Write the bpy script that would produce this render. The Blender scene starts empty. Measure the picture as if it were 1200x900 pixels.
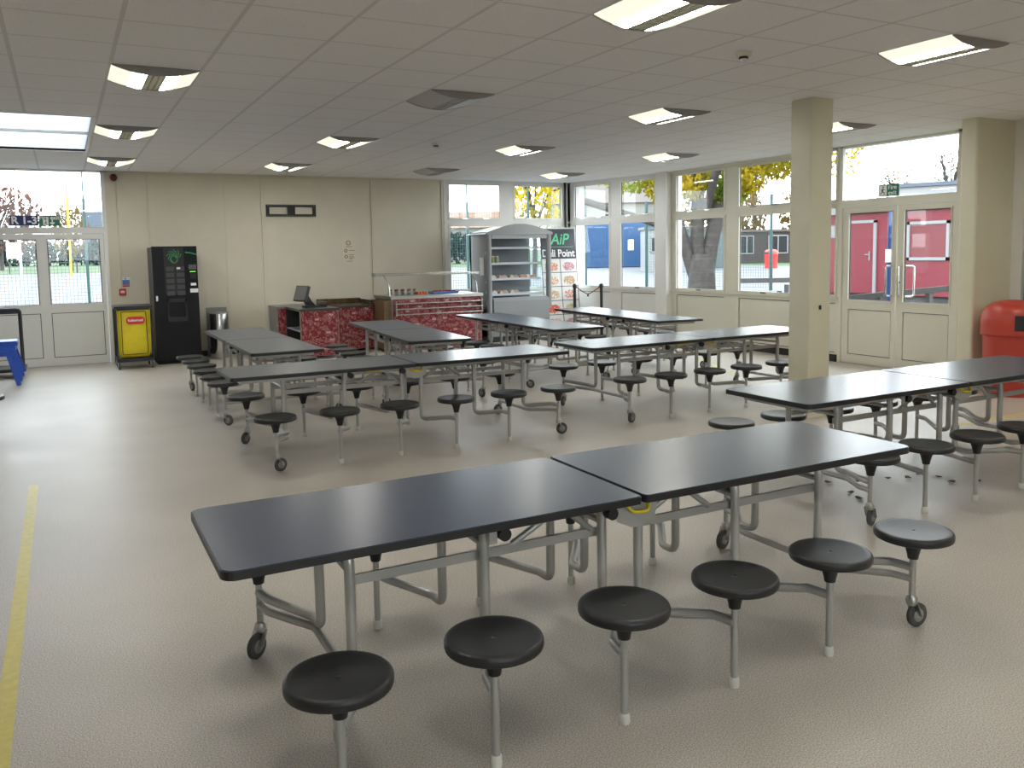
import bpy, bmesh, math, random
from mathutils import Vector, Matrix, Euler
R = math.radians
PI = math.pi
random.seed(7)
scn = bpy.context.scene
COL = scn.collection
HC = 2.961          # ceiling height
YB = 9.75           # inner face of the back wall
XR = 9.75           # inner face of the right wall
XL = -4.60          # inner face of the left wall
YF = -8.40          # inner face of the wall behind the camera

# ------------------------------------------------------------------ materials
def newmat(name):
    m = bpy.data.materials.new(name); m.use_nodes = True
    nt = m.node_tree; nt.nodes.clear()
    out = nt.nodes.new('ShaderNodeOutputMaterial')
    return m, nt, out
def pmat(name, col, rough=0.5, metal=0.0, spec=0.5, noise=0.0, nscale=40.0, bump=0.0, bscale=200.0, coat=0.0):
    m, nt, out = newmat(name)
    b = nt.nodes.new('ShaderNodeBsdfPrincipled')
    b.inputs['Base Color'].default_value = (*col, 1)
    b.inputs['Roughness'].default_value = rough
    b.inputs['Metallic'].default_value = metal
    b.inputs['Specular IOR Level'].default_value = spec
    b.inputs['Coat Weight'].default_value = coat
    nt.links.new(b.outputs[0], out.inputs[0])
    tc = nt.nodes.new('ShaderNodeTexCoord')
    if noise > 0:
        n = nt.nodes.new('ShaderNodeTexNoise'); n.inputs['Scale'].default_value = nscale; n.inputs['Detail'].default_value = 3
        nt.links.new(tc.outputs['Object'], n.inputs['Vector'])
        r = nt.nodes.new('ShaderNodeMapRange')
        r.inputs['From Min'].default_value = 0.25; r.inputs['From Max'].default_value = 0.75
        r.inputs['To Min'].default_value = 1 - noise; r.inputs['To Max'].default_value = 1 + noise
        nt.links.new(n.outputs['Fac'], r.inputs['Value'])
        mx = nt.nodes.new('ShaderNodeMix'); mx.data_type = 'RGBA'; mx.blend_type = 'MULTIPLY'
        mx.inputs[0].default_value = 1.0
        mx.inputs[6].default_value = (*col, 1)
        nt.links.new(r.outputs[0], mx.inputs[7])
        nt.links.new(mx.outputs[2], b.inputs['Base Color'])
    if bump > 0:
        n2 = nt.nodes.new('ShaderNodeTexNoise'); n2.inputs['Scale'].default_value = bscale
        nt.links.new(tc.outputs['Object'], n2.inputs['Vector'])
        bp = nt.nodes.new('ShaderNodeBump'); bp.inputs['Strength'].default_value = bump; bp.inputs['Distance'].default_value = 0.002
        nt.links.new(n2.outputs['Fac'], bp.inputs['Height'])
        nt.links.new(bp.outputs[0], b.inputs['Normal'])
    return m
def emat(name, col, strength):
    m, nt, out = newmat(name)
    e = nt.nodes.new('ShaderNodeEmission'); e.inputs[0].default_value = (*col, 1); e.inputs[1].default_value = strength
    nt.links.new(e.outputs[0], out.inputs[0]); return m
def glassmat(name, tint=(0.97, 0.99, 0.98), refl=1.0):
    m, nt, out = newmat(name)
    t = nt.nodes.new('ShaderNodeBsdfTransparent'); t.inputs[0].default_value = (*tint, 1)
    g = nt.nodes.new('ShaderNodeBsdfGlossy'); g.inputs['Roughness'].default_value = 0.02
    lw = nt.nodes.new('ShaderNodeLayerWeight'); lw.inputs[0].default_value = .5
    po = nt.nodes.new('ShaderNodeMath'); po.operation = 'POWER'; po.inputs[1].default_value = 5
    nt.links.new(lw.outputs['Facing'], po.inputs[0])
    mu = nt.nodes.new('ShaderNodeMath'); mu.operation = 'MULTIPLY_ADD'; mu.inputs[1].default_value = .9 * refl; mu.inputs[2].default_value = .022 * refl
    mu.use_clamp = True
    nt.links.new(po.outputs[0], mu.inputs[0])
    mx = nt.nodes.new('ShaderNodeMixShader')
    nt.links.new(mu.outputs[0], mx.inputs[0]); nt.links.new(t.outputs[0], mx.inputs[1]); nt.links.new(g.outputs[0], mx.inputs[2])
    nt.links.new(mx.outputs[0], out.inputs[0]); return m
def floormat():
    m, nt, out = newmat('speckled_vinyl')
    b = nt.nodes.new('ShaderNodeBsdfPrincipled')
    tc = nt.nodes.new('ShaderNodeTexCoord')
    n1 = nt.nodes.new('ShaderNodeTexNoise'); n1.inputs['Scale'].default_value = 190; n1.inputs['Detail'].default_value = 1
    n2 = nt.nodes.new('ShaderNodeTexNoise'); n2.inputs['Scale'].default_value = 1.3; n2.inputs['Detail'].default_value = 4
    for n in (n1, n2): nt.links.new(tc.outputs['Object'], n.inputs['Vector'])
    cr = nt.nodes.new('ShaderNodeValToRGB')
    el = cr.color_ramp.elements
    el[0].position = 0.34; el[0].color = (0.33, 0.30, 0.258, 1)
    el[1].position = 0.66; el[1].color = (0.63, 0.58, 0.515, 1)
    e = el.new(0.5); e.color = (0.48, 0.437, 0.378, 1)
    nt.links.new(n1.outputs['Fac'], cr.inputs[0])
    mr = nt.nodes.new('ShaderNodeMapRange'); mr.inputs['From Min'].default_value = .3; mr.inputs['From Max'].default_value = .7
    mr.inputs['To Min'].default_value = .93; mr.inputs['To Max'].default_value = 1.05
    nt.links.new(n2.outputs['Fac'], mr.inputs['Value'])
    mx = nt.nodes.new('ShaderNodeMix'); mx.data_type = 'RGBA'; mx.blend_type = 'MULTIPLY'; mx.inputs[0].default_value = 1
    nt.links.new(cr.outputs[0], mx.inputs[6]); nt.links.new(mr.outputs[0], mx.inputs[7])
    nt.links.new(mx.outputs[2], b.inputs['Base Color'])
    b.inputs['Roughness'].default_value = 0.33; b.inputs['Specular IOR Level'].default_value = 0.5
    n3 = nt.nodes.new('ShaderNodeTexNoise'); n3.inputs['Scale'].default_value = 1.8; n3.inputs['Detail'].default_value = 5
    nt.links.new(tc.outputs['Object'], n3.inputs['Vector'])
    r2 = nt.nodes.new('ShaderNodeMapRange'); r2.inputs['To Min'].default_value = .36; r2.inputs['To Max'].default_value = .52
    nt.links.new(n3.outputs['Fac'], r2.inputs['Value']); nt.links.new(r2.outputs[0], b.inputs['Roughness'])
    nt.links.new(b.outputs[0], out.inputs[0]); return m
def ceilmat():
    # 600 mm mineral fibre tiles in a T-bar grid
    m, nt, out = newmat('tile_grid_ceiling')
    b = nt.nodes.new('ShaderNodeBsdfPrincipled'); b.inputs['Roughness'].default_value = .75
    tc = nt.nodes.new('ShaderNodeTexCoord'); sp = nt.nodes.new('ShaderNodeSeparateXYZ')
    nt.links.new(tc.outputs['Object'], sp.inputs[0])
    def line(axis, w):
        a = nt.nodes.new('ShaderNodeMath'); a.operation = 'PINGPONG'; a.inputs[1].default_value = 0.3
        nt.links.new(sp.outputs[axis], a.inputs[0])
        c = nt.nodes.new('ShaderNodeMath'); c.operation = 'LESS_THAN'; c.inputs[1].default_value = w
        nt.links.new(a.outputs[0], c.inputs[0]); return c
    lx = line('X', 0.013); ly = line('Y', 0.0095)
    mxl = nt.nodes.new('ShaderNodeMath'); mxl.operation = 'MAXIMUM'
    nt.links.new(lx.outputs[0], mxl.inputs[0]); nt.links.new(ly.outputs[0], mxl.inputs[1])
    n = nt.nodes.new('ShaderNodeTexNoise'); n.inputs['Scale'].default_value = 90; n.inputs['Detail'].default_value = 3
    nt.links.new(tc.outputs['Object'], n.inputs['Vector'])
    cr = nt.nodes.new('ShaderNodeValToRGB'); el = cr.color_ramp.elements
    el[0].position = .3; el[0].color = (.885, .875, .875, 1); el[1].position = .6; el[1].color = (.94, .93, .93, 1)
    nt.links.new(n.outputs['Fac'], cr.inputs[0])
    mx = nt.nodes.new('ShaderNodeMix'); mx.data_type = 'RGBA'
    nt.links.new(mxl.outputs[0], mx.inputs[0]); nt.links.new(cr.outputs[0], mx.inputs[6]); mx.inputs[7].default_value = (.74, .735, .735, 1)
    nt.links.new(mx.outputs[2], b.inputs['Base Color'])
    nt.links.new(b.outputs[0], out.inputs[0]); return m
def doodlemat():
    # red laminate printed with pale scribbles and little word blocks
    m, nt, out = newmat('red_doodle_laminate')
    b = nt.nodes.new('ShaderNodeBsdfPrincipled'); b.inputs['Roughness'].default_value = .35
    tc = nt.nodes.new('ShaderNodeTexCoord')
    mp = nt.nodes.new('ShaderNodeMapping'); mp.inputs['Scale'].default_value = (1, 0.35, 1)
    nt.links.new(tc.outputs['Object'], mp.inputs[0])
    def contour(scale, det, w, dist=0.0):
        n = nt.nodes.new('ShaderNodeTexNoise'); n.inputs['Scale'].default_value = scale; n.inputs['Detail'].default_value = det
        n.inputs['Distortion'].default_value = dist
        nt.links.new(mp.outputs[0], n.inputs['Vector'])
        pp = nt.nodes.new('ShaderNodeMath'); pp.operation = 'PINGPONG'; pp.inputs[1].default_value = 0.06
        nt.links.new(n.outputs['Fac'], pp.inputs[0])
        c = nt.nodes.new('ShaderNodeMath'); c.operation = 'LESS_THAN'; c.inputs[1].default_value = w
        nt.links.new(pp.outputs[0], c.inputs[0]); return c
    c1 = contour(17, 1, .010, 1.2); 
    nm = nt.nodes.new('ShaderNodeTexNoise'); nm.inputs['Scale'].default_value = 9
    nt.links.new(mp.outputs[0], nm.inputs['Vector'])
    gt = nt.nodes.new('ShaderNodeMath'); gt.operation = 'GREATER_THAN'; gt.inputs[1].default_value = .535
    nt.links.new(nm.outputs['Fac'], gt.inputs[0])
    a = nt.nodes.new('ShaderNodeMath'); a.operation = 'MULTIPLY'
    nt.links.new(c1.outputs[0], a.inputs[0]); nt.links.new(gt.outputs[0], a.inputs[1])
    c2 = contour(30, 0, .010, .6)
    g2 = nt.nodes.new('ShaderNodeMath'); g2.operation = 'LESS_THAN'; g2.inputs[1].default_value = .44
    nt.links.new(nm.outputs['Fac'], g2.inputs[0])
    a2 = nt.nodes.new('ShaderNodeMath'); a2.operation = 'MULTIPLY'
    nt.links.new(c2.outputs[0], a2.inputs[0]); nt.links.new(g2.outputs[0], a2.inputs[1])
    vo = nt.nodes.new('ShaderNodeTexVoronoi'); vo.inputs['Scale'].default_value = 9; vo.distance = 'CHEBYCHEV'
    mp2 = nt.nodes.new('ShaderNodeMapping'); mp2.inputs['Scale'].default_value = (.55, .3, 1)
    nt.links.new(tc.outputs['Object'], mp2.inputs[0]); nt.links.new(mp2.outputs[0], vo.inputs['Vector'])
    lt = nt.nodes.new('ShaderNodeMath'); lt.operation = 'LESS_THAN'; lt.inputs[1].default_value = .17
    nt.links.new(vo.outputs['Distance'], lt.inputs[0])
    a3 = nt.nodes.new('ShaderNodeMath'); a3.operation = 'MULTIPLY'; 
    c3 = contour(60, 1, .03)
    nt.links.new(lt.outputs[0], a3.inputs[0]); nt.links.new(c3.outputs[0], a3.inputs[1])
    m1 = nt.nodes.new('ShaderNodeMath'); m1.operation = 'MAXIMUM'
    nt.links.new(a.outputs[0], m1.inputs[0]); nt.links.new(a2.outputs[0], m1.inputs[1])
    m2 = nt.nodes.new('ShaderNodeMath'); m2.operation = 'MAXIMUM'
    nt.links.new(m1.outputs[0], m2.inputs[0]); nt.links.new(a3.outputs[0], m2.inputs[1])
    mx = nt.nodes.new('ShaderNodeMix'); mx.data_type = 'RGBA'
    mx.inputs[6].default_value = (.21, .014, .022, 1); mx.inputs[7].default_value = (.80, .60, .58, 1)
    nt.links.new(m2.outputs[0], mx.inputs[0]); nt.links.new(mx.outputs[2], b.inputs['Base Color'])
    nt.links.new(b.outputs[0], out.inputs[0]); return m
def foodmat(name, cols, scale):
    m, nt, out = newmat(name)
    b = nt.nodes.new('ShaderNodeBsdfPrincipled'); b.inputs['Roughness'].default_value = .4
    tc = nt.nodes.new('ShaderNodeTexCoord')
    n = nt.nodes.new('ShaderNodeTexNoise'); n.inputs['Scale'].default_value = scale * 1.6; n.inputs['Detail'].default_value = 2; n.inputs['Distortion'].default_value = .6
    nt.links.new(tc.outputs['Object'], n.inputs['Vector'])
    cr = nt.nodes.new('ShaderNodeValToRGB'); el = cr.color_ramp.elements
    ps = [.34 + .32 * i / (len(cols) - 1) for i in range(len(cols))]
    el[0].position = ps[0]; el[0].color = (*cols[0], 1); el[1].position = ps[-1]; el[1].color = (*cols[-1], 1)
    for p_, c in list(zip(ps, cols))[1:-1]:
        e = el.new(p_); e.color = (*c, 1)
    nt.links.new(n.outputs['Fac'], cr.inputs[0])
    mp = nt.nodes.new('ShaderNodeMapping'); mp.inputs['Location'].default_value = (-.5, 0, -.48); mp.inputs['Scale'].default_value = (1, 0, 1.15)
    nt.links.new(tc.outputs['Generated'], mp.inputs[0])
    ln = nt.nodes.new('ShaderNodeVectorMath'); ln.operation = 'LENGTH'; nt.links.new(mp.outputs[0], ln.inputs[0])
    ad = nt.nodes.new('ShaderNodeMath'); ad.operation = 'MULTIPLY_ADD'; ad.inputs[1].default_value = .45
    nt.links.new(n.outputs['Fac'], ad.inputs[0]); nt.links.new(ln.outputs['Value'], ad.inputs[2])
    lt = nt.nodes.new('ShaderNodeMath'); lt.operation = 'LESS_THAN'; lt.inputs[1].default_value = .60
    nt.links.new(ad.outputs[0], lt.inputs[0])
    mx = nt.nodes.new('ShaderNodeMix'); mx.data_type = 'RGBA'; mx.inputs[6].default_value = (.78, .76, .73, 1)
    nt.links.new(lt.outputs[0], mx.inputs[0]); nt.links.new(cr.outputs[0], mx.inputs[7]); nt.links.new(mx.outputs[2], b.inputs['Base Color'])
    nt.links.new(b.outputs[0], out.inputs[0]); return m
def transluc(name, col):
    m, nt, out = newmat(name)
    t = nt.nodes.new('ShaderNodeBsdfTranslucent'); t.inputs[0].default_value = (*col, 1)
    d = nt.nodes.new('ShaderNodeBsdfDiffuse'); d.inputs[0].default_value = (*col, 1)
    mx = nt.nodes.new('ShaderNodeMixShader'); mx.inputs[0].default_value = .15
    nt.links.new(t.outputs[0], mx.inputs[1]); nt.links.new(d.outputs[0], mx.inputs[2]); nt.links.new(mx.outputs[0], out.inputs[0])
    return m
def leafmat(name, c1, c2):
    m, nt, out = newmat(name)
    tc = nt.nodes.new('ShaderNodeTexCoord'); n = nt.nodes.new('ShaderNodeTexNoise'); n.inputs['Scale'].default_value = .9; n.inputs['Detail'].default_value = 6
    nt.links.new(tc.outputs['Object'], n.inputs['Vector'])
    cr = nt.nodes.new('ShaderNodeValToRGB'); cr.color_ramp.elements[0].position = .4; cr.color_ramp.elements[1].position = .6
    cr.color_ramp.elements[0].color = (*c1, 1); cr.color_ramp.elements[1].color = (*c2, 1)
    nt.links.new(n.outputs['Fac'], cr.inputs[0])
    d = nt.nodes.new('ShaderNodeBsdfDiffuse'); t = nt.nodes.new('ShaderNodeBsdfTranslucent')
    nt.links.new(cr.outputs[0], d.inputs[0]); nt.links.new(cr.outputs[0], t.inputs[0])
    mx = nt.nodes.new('ShaderNodeMixShader'); mx.inputs[0].default_value = .45
    nt.links.new(d.outputs[0], mx.inputs[1]); nt.links.new(t.outputs[0], mx.inputs[2]); nt.links.new(mx.outputs[0], out.inputs[0])
    return m

M = dict(
    floor=floormat(), ceil=ceilmat(), doodle=doodlemat(),
    wall=pmat('cream_wall', (.68, .63, .51), .6, noise=.03, nscale=3),
    white_wall=pmat('white_bounce_wall', (.84, .83, .80), .7),  # unseen walls given white instead of cream to bounce light into the hall
    seam=pmat('cream_strip', (.66, .61, .50), .5),
    column=pmat('cream_gloss_column', (.66, .63, .48), .4, noise=.03, nscale=4),
    frame=pmat('cream_painted_frame', (.69, .67, .57), .4),
    white=pmat('white_painted_frame', (.78, .77, .73), .4),
    glass=glassmat('window_glass'), glass2=glassmat('display_glass', (.93, .97, .97), 1.2),
    top=pmat('slate_laminate', (.040, .057, .102), .27, spec=.9, noise=.06, nscale=120),
    edge=pmat('black_rubber_edge', (.016, .016, .017), .42),
    steel=pmat('grey_painted_tube', (.46, .455, .43), .34, metal=.4),
    gasket=pmat('dark_gasket', (.10, .10, .10), .6),
    chrome=pmat('bright_steel', (.62, .62, .60), .22, metal=1.0),
    brushed=pmat('brushed_steel', (.50, .50, .48), .34, metal=1.0),
    seat=pmat('black_plastic_seat', (.018, .018, .019), .38, spec=.5, bump=.15, bscale=260),
    black=pmat('black_plastic', (.014, .014, .015), .45),
    gloss=pmat('black_gloss', (.008, .008, .010), .40, spec=.25),
    foot=pmat('white_nylon', (.66, .64, .58), .5),
    tyre=pmat('grey_tyre', (.075, .072, .068), .6),
    hubm=pmat('wheel_hub', (.30, .29, .275), .5),
    yellow=pmat('yellow_plastic', (.72, .56, .015), .5),
    bag=pmat('yellow_vinyl_bag', (.78, .62, .015), .4, noise=.06, nscale=14),
    red=pmat('red_plastic', (.50, .055, .035), .38),
    redsign=pmat('red_print', (.62, .03, .025), .5),
    endcap=pmat('grey_light_end', (.36, .35, .34), .5),
    diff_on=emat('lit_diffuser', (1.0, .97, .76), .62), diff_mid=emat('lit_diffuser_glow', (1.0, .97, .82), 3.0),
    diff_hot=emat('lit_diffuser_core', (1.0, .975, .91), 46.0),
    diff_off=pmat('unlit_diffuser', (.55, .54, .53), .35),
    louvre=pmat('light_louvre', (.50, .48, .40), .35, metal=.4),
    sky_panel=transluc('skylight_panel', (.50, .51, .52)),
    paint=pmat('yellow_floor_tape', (.62, .52, .10), .45, noise=.10, nscale=24),
    navy=pmat('navy_sign', (.012, .022, .14), .4), green=pmat('green_sign', (.010, .16, .085), .4),
    print_w=pmat('white_print', (.86, .86, .84), .5), cream_board=pmat('cream_board', (.70, .65, .52), .5),
    blueplastic=pmat('blue_polypropylene', (.012, .075, .42), .38),
    bluenotice=pmat('blue_notice', (.10, .22, .55), .5),
    greycab=pmat('grey_laminate', (.26, .26, .25), .45), dark=pmat('dark_interior', (.02, .02, .02), .6),
    worktop=pmat('dark_worktop', (.06, .06, .055), .3), wood=pmat('brown_wood_end', (.16, .10, .05), .5, noise=.2, nscale=8),
    fridge=pmat('grey_fridge_paint', (.27, .28, .29), .38), fridge_in=pmat('fridge_liner', (.16, .17, .18), .45),
    shelf=pmat('fridge_shelf', (.55, .58, .64), .35),
    banner=pmat('black_banner', (.030, .030, .045), .4), aip=pmat('mint_print', (.12, .62, .32), .5),
    screen=pmat('grey_screen', (.17, .17, .165), .25),
    tarmac=pmat('tarmac', (0.0689, 0.0689, 0.0758), .8, noise=.12, nscale=.6), grass=pmat('grass', (0.0299, 0.0551, 0.0115), .9, noise=.25, nscale=1.5),
    paving=pmat('pale_paving', (0.1148, 0.1078, 0.0987), .8, noise=.1, nscale=3),
    post=pmat('green_fence_paint', (0.0046, 0.039, 0.039), .45), wire=pmat('green_wire', (0.023, 0.0505, 0.0551), .5),
    bark=pmat('bark', (0.039, 0.0333, 0.0287), .9, noise=.35, nscale=9, bump=.8, bscale=14),
    leaf_y=leafmat('yellow_leaves', (.22, .19, .012), (.42, .31, .02)), leaf_g=leafmat('green_leaves', (.10, .17, .015), (.27, .28, .02)),
    leaf_o=leafmat('orange_leaves', (0.1262, 0.0803, 0.0275), (0.1721, 0.1102, 0.0367)), leaf_r=leafmat('russet_leaves', (0.1148, 0.0505, 0.0367), (0.1423, 0.078, 0.0597)),
    leaf_d=leafmat('dark_hedge_leaves', (0.0081, 0.0207, 0.016), (0.016, 0.0367, 0.0299)), leaf_b=leafmat('bare_twigs', (0.078, 0.0643, 0.0597), (0.1102, 0.0918, 0.078)),
    cont=pmat('blue_container_paint', (0.0069, 0.0505, 0.1331), .5), shed=pmat('sage_shed', (0.0758, 0.0964, 0.0918), .6), brick=pmat('brown_brick', (0.0299, 0.0195, 0.0172), .9, noise=.2, nscale=6),
    cabin=pmat('red_cabin_paint', (.13, .004, .013), .45, noise=.05, nscale=2), cabin_w=pmat('white_upvc', (0.1951, 0.1974, 0.1996), .4), shutter=pmat('red_shutter', (0.1148, 0.0115, 0.016), .35),
    roofg=pmat('roof_tiles', (0.0758, 0.0597, 0.0528), .8), roofo=pmat('orange_roof', (0.1193, 0.0597, 0.0299), .8), render=pmat('cream_render', (0.1652, 0.1561, 0.1377), .8),
    timber=pmat('weathered_timber', (0.0459, 0.0413, 0.0402), .8, noise=.2, nscale=10), bluepost=pmat('blue_post', (0.0069, 0.0322, 0.1262), .45),
    bluegrey=pmat('blue_grey_cladding', (0.0643, 0.078, 0.1033), .7),
)
FOOD = [foodmat('food_print_%d' % i, c, s) for i, (c, s) in enumerate([
    ([(.75, .70, .62), (.62, .08, .05), (.80, .42, .20), (.82, .80, .76)], 16),
    ([(.80, .78, .74), (.30, .30, .42), (.66, .10, .12), (.82, .72, .62)], 18),
    ([(.82, .80, .76), (.62, .42, .18), (.70, .30, .14), (.84, .80, .74)], 14),
    ([(.80, .80, .76), (.66, .14, .10), (.30, .45, .12), (.82, .74, .56)], 17),
    ([(.84, .82, .78), (.70, .50, .26), (.58, .30, .12), (.82, .80, .76)], 13),
    ([(.80, .30, .22), (.66, .07, .05), (.84, .80, .76), (.36, .46, .14)], 15),
    ([(.66, .40, .14), (.66, .04, .04), (.62, .10, .06), (.78, .60, .34)], 12),
    ([(.82, .82, .78), (.30, .46, .12), (.70, .62, .40), (.60, .20, .12)], 19)])]

# ------------------------------------------------------------------ mesh helpers
class MB:
    def __init__(s): s.v = []; s.f = []; s.sm = []
    def _add(s, vs, fs, smooth=False):
        o = len(s.v); s.v += [tuple(x) for x in vs]
        for f in fs: s.f.append([i + o for i in f]); s.sm.append(smooth)
    def box(s, x0, x1, y0, y1, z0, z1, mat=None):
        vs = [Vector(p) for p in ((x0, y0, z0), (x1, y0, z0), (x1, y1, z0), (x0, y1, z0), (x0, y0, z1), (x1, y0, z1), (x1, y1, z1), (x0, y1, z1))]
        if mat: vs = [mat @ v for v in vs]
        s._add(vs, [(0, 3, 2, 1), (4, 5, 6, 7), (0, 1, 5, 4), (1, 2, 6, 5), (2, 3, 7, 6), (3, 0, 4, 7)]); return s
    def bar(s, a, b, w, h, up=(0, 0, 1)):
        a = Vector(a); b = Vector(b); d = (b - a); L = d.length; d.normalize()
        u = Vector(up)
        if abs(d.dot(u)) > .99: u = Vector((1, 0, 0))
        r = d.cross(u).normalized(); u = r.cross(d)
        m = Matrix((( r.x, d.x, u.x, a.x), (r.y, d.y, u.y, a.y), (r.z, d.z, u.z, a.z), (0, 0, 0, 1)))
        return s.box(-w / 2, w / 2, 0, L, -h / 2, h / 2, m)
    def prism(s, poly, z0, z1, mat=None, axis='z'):
        n = len(poly)
        def pt(p, z):
            v = Vector((p[0], p[1], z)) if axis == 'z' else (Vector((p[0], z, p[1])) if axis == 'y' else Vector((z, p[0], p[1])))
            return mat @ v if mat else v
        vs = [pt(p, z0) for p in poly] + [pt(p, z1) for p in poly]
        fs = [tuple(range(n - 1, -1, -1)), tuple(range(n, 2 * n))] + [(i, (i + 1) % n, n + (i + 1) % n, n + i) for i in range(n)]
        s._add(vs, fs); return s
    def lathe(s, prof, n=20, c=(0, 0, 0), mat=None, smooth=True):
        c = Vector(c); vs = []; fs = []
        for (r, z) in prof:
            for k in range(n):
                a = 2 * PI * k / n; v = Vector((r * math.cos(a), r * math.sin(a), z))
                if mat: v = mat @ v
                vs.append(v + c)
        for i in range(len(prof) - 1):
            for k in range(n): fs.append((i * n + k, i * n + (k + 1) % n, (i + 1) * n + (k + 1) % n, (i + 1) * n + k))
        s._add(vs, fs, smooth)
        m = len(prof) - 1
        s._add([vs[k] for k in range(n)][::-1], [tuple(range(n))]); s._add(vs[m * n:], [tuple(range(n))])
        return s
    def cyl(s, a, b, r, n=12):
        return s.tube([a, b], r, n)
    def tube(s, pts, r, n=10):
        pts = [Vector(p) for p in pts]; m = len(pts); ring = []
        t0 = (pts[1] - pts[0]).normalized()
        u = t0.cross(Vector((0, 0, 1)) if abs(t0.z) < .9 else Vector((1, 0, 0))).normalized()
        pt = t0
        for i in range(m):
            t = ((pts[min(i + 1, m - 1)] - pts[i]).normalized() + (pts[i] - pts[max(i - 1, 0)]).normalized())
            if i == 0: t = pts[1] - pts[0]
            if i == m - 1: t = pts[-1] - pts[-2]
            t.normalize()
            q = pt.rotation_difference(t); u = (q @ u).normalized(); u = (u - t * u.dot(t)).normalized(); pt = t
            w = t.cross(u)
            ring.append([pts[i] + (u * math.cos(2 * PI * k / n) + w * math.sin(2 * PI * k / n)) * r for k in range(n)])
        vs = [p for rr in ring for p in rr]; fs = []
        for i in range(m - 1):
            for k in range(n): fs.append((i * n + k, i * n + (k + 1) % n, (i + 1) * n + (k + 1) % n, (i + 1) * n + k))
        s._add(vs, fs, True); s._add(ring[0][::-1], [tuple(range(n))]); s._add(ring[-1], [tuple(range(n))]); return s
    def quad(s, a, b, c, d): s._add([a, b, c, d], [(0, 1, 2, 3)]); return s
    def mesh(s, name, mats):
        me = bpy.data.meshes.new(name); me.from_pydata(s.v, [], s.f)
        me.polygons.foreach_set('use_smooth', s.sm)
        for m_ in (mats if isinstance(mats, (list, tuple)) else [mats]): me.materials.append(m_)
        me.update(); return me
    def build(s, name, mat, parent=None, loc=(0, 0, 0), rz=0, bevel=0):
        me = s.mesh(name, mat)
        if bevel:
            bm = bmesh.new(); bm.from_mesh(me)
            bmesh.ops.remove_doubles(bm, verts=bm.verts, dist=1e-5)
            eds = [e for e in bm.edges if len(e.link_faces) == 2 and e.calc_face_angle(0) > R(40)]
            bmesh.ops.bevel(bm, geom=eds, offset=bevel, segments=2, affect='EDGES', profile=.6, clamp_overlap=True)
            bm.to_mesh(me); bm.free()
        o = bpy.data.objects.new(name, me); COL.objects.link(o)
        o.location = loc; o.rotation_euler = (0, 0, rz)
        if parent: o.parent = parent
        return o
def rpath(pts, r, n=5):
    """polyline with each inner corner rounded to radius r"""
    pts = [Vector(p) for p in pts]; out = [pts[0]]
    for i in range(1, len(pts) - 1):
        a, b, c = pts[i - 1], pts[i], pts[i + 1]
        d1 = (a - b); d2 = (c - b); ang = d1.angle(d2)
        if ang > R(175): out.append(b); continue
        t = min(r / math.tan(ang / 2), d1.length * .48, d2.length * .48)
        p0 = b + d1.normalized() * t; p1 = b + d2.normalized() * t
        for k in range(n + 1):
            s = k / n; out.append((p0 * (1 - s) ** 2 + b * (2 * s * (1 - s)) + p1 * s ** 2))
    out.append(pts[-1]); return out
def rrect(x0, x1, y0, y1, rs, n=5):
    """rounded rectangle, rs = radii at (x0y0, x1y0, x1y1, x0y1)"""
    out = []
    for (cx, cy, a0, r) in ((x0, y0, 180, rs[0]), (x1, y0, 270, rs[1]), (x1, y1, 0, rs[2]), (x0, y1, 90, rs[3])):
        sx = 1 if cx == x0 else -1; sy = 1 if cy == y0 else -1
        for k in range(n + 1):
            a = R(a0 + 90 * k / n); out.append((cx + sx * r + r * math.cos(a), cy + sy * r + r * math.sin(a)))
    return out
def tag(o, label=None, cat=None, group=None, kind=None):
    if label: o['label'] = label
    if cat: o['category'] = cat
    if group: o['group'] = group
    if kind: o['kind'] = kind
    return o
def thing(name, label, cat, loc=(0, 0, 0), rz=0, group=None):
    o = bpy.data.objects.new(name, None); COL.objects.link(o)
    o.location = loc; o.rotation_euler = (0, 0, rz); o.empty_display_size = .2
    return tag(o, label, cat, group)
def struct(name, mb, mat, parent=None, label=None):
    o = mb.build(name, mat, parent)
    if parent is None: o['kind'] = 'structure'
    if label: o['label'] = label
    return o
def sempty(name, label=None):
    o = bpy.data.objects.new(name, None); COL.objects.link(o); o['kind'] = 'structure'
    if label: o['label'] = label
    return o
def copy_tree(o, parent=None):
    c = o.copy(); COL.objects.link(c); c.parent = parent
    for ch in list(o.children): copy_tree(ch, c)
    return c
def text(name, body, size, mat, parent, mtx, width=None, bold=0.0, shear=0.0, depth=.0015):
    """flat raised lettering as a mesh; mtx places it (text lies in its local xy plane)"""
    cu = bpy.data.curves.new('lettering', 'FONT'); cu.body = body; cu.size = size; cu.extrude = depth; cu.offset = bold; cu.shear = shear
    cu.align_x = 'CENTER'; cu.align_y = 'CENTER'
    t = bpy.data.objects.new('lettering', cu); COL.objects.link(t)
    dg = bpy.context.evaluated_depsgraph_get(); dg.update()
    me = bpy.data.meshes.new_from_object(t.evaluated_get(dg))
    bpy.data.objects.remove(t); bpy.data.curves.remove(cu)
    if width:
        xs = [v.co.x for v in me.vertices]; k = width / (max(xs) - min(xs))
        for v in me.vertices: v.co.x *= k
    me.transform(mtx); me.materials.clear(); me.materials.append(mat); me.name = name
    o = bpy.data.objects.new(name, me); COL.objects.link(o); o.parent = parent
    return o
def facing(x, y, z, rz=0, tilt=0):
    """matrix for lettering standing upright, facing -y when rz = 0"""
    return Matrix.Translation((x, y, z)) @ Matrix.Rotation(rz, 4, 'Z') @ Matrix.Rotation(R(90) + tilt, 4, 'X')

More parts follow.
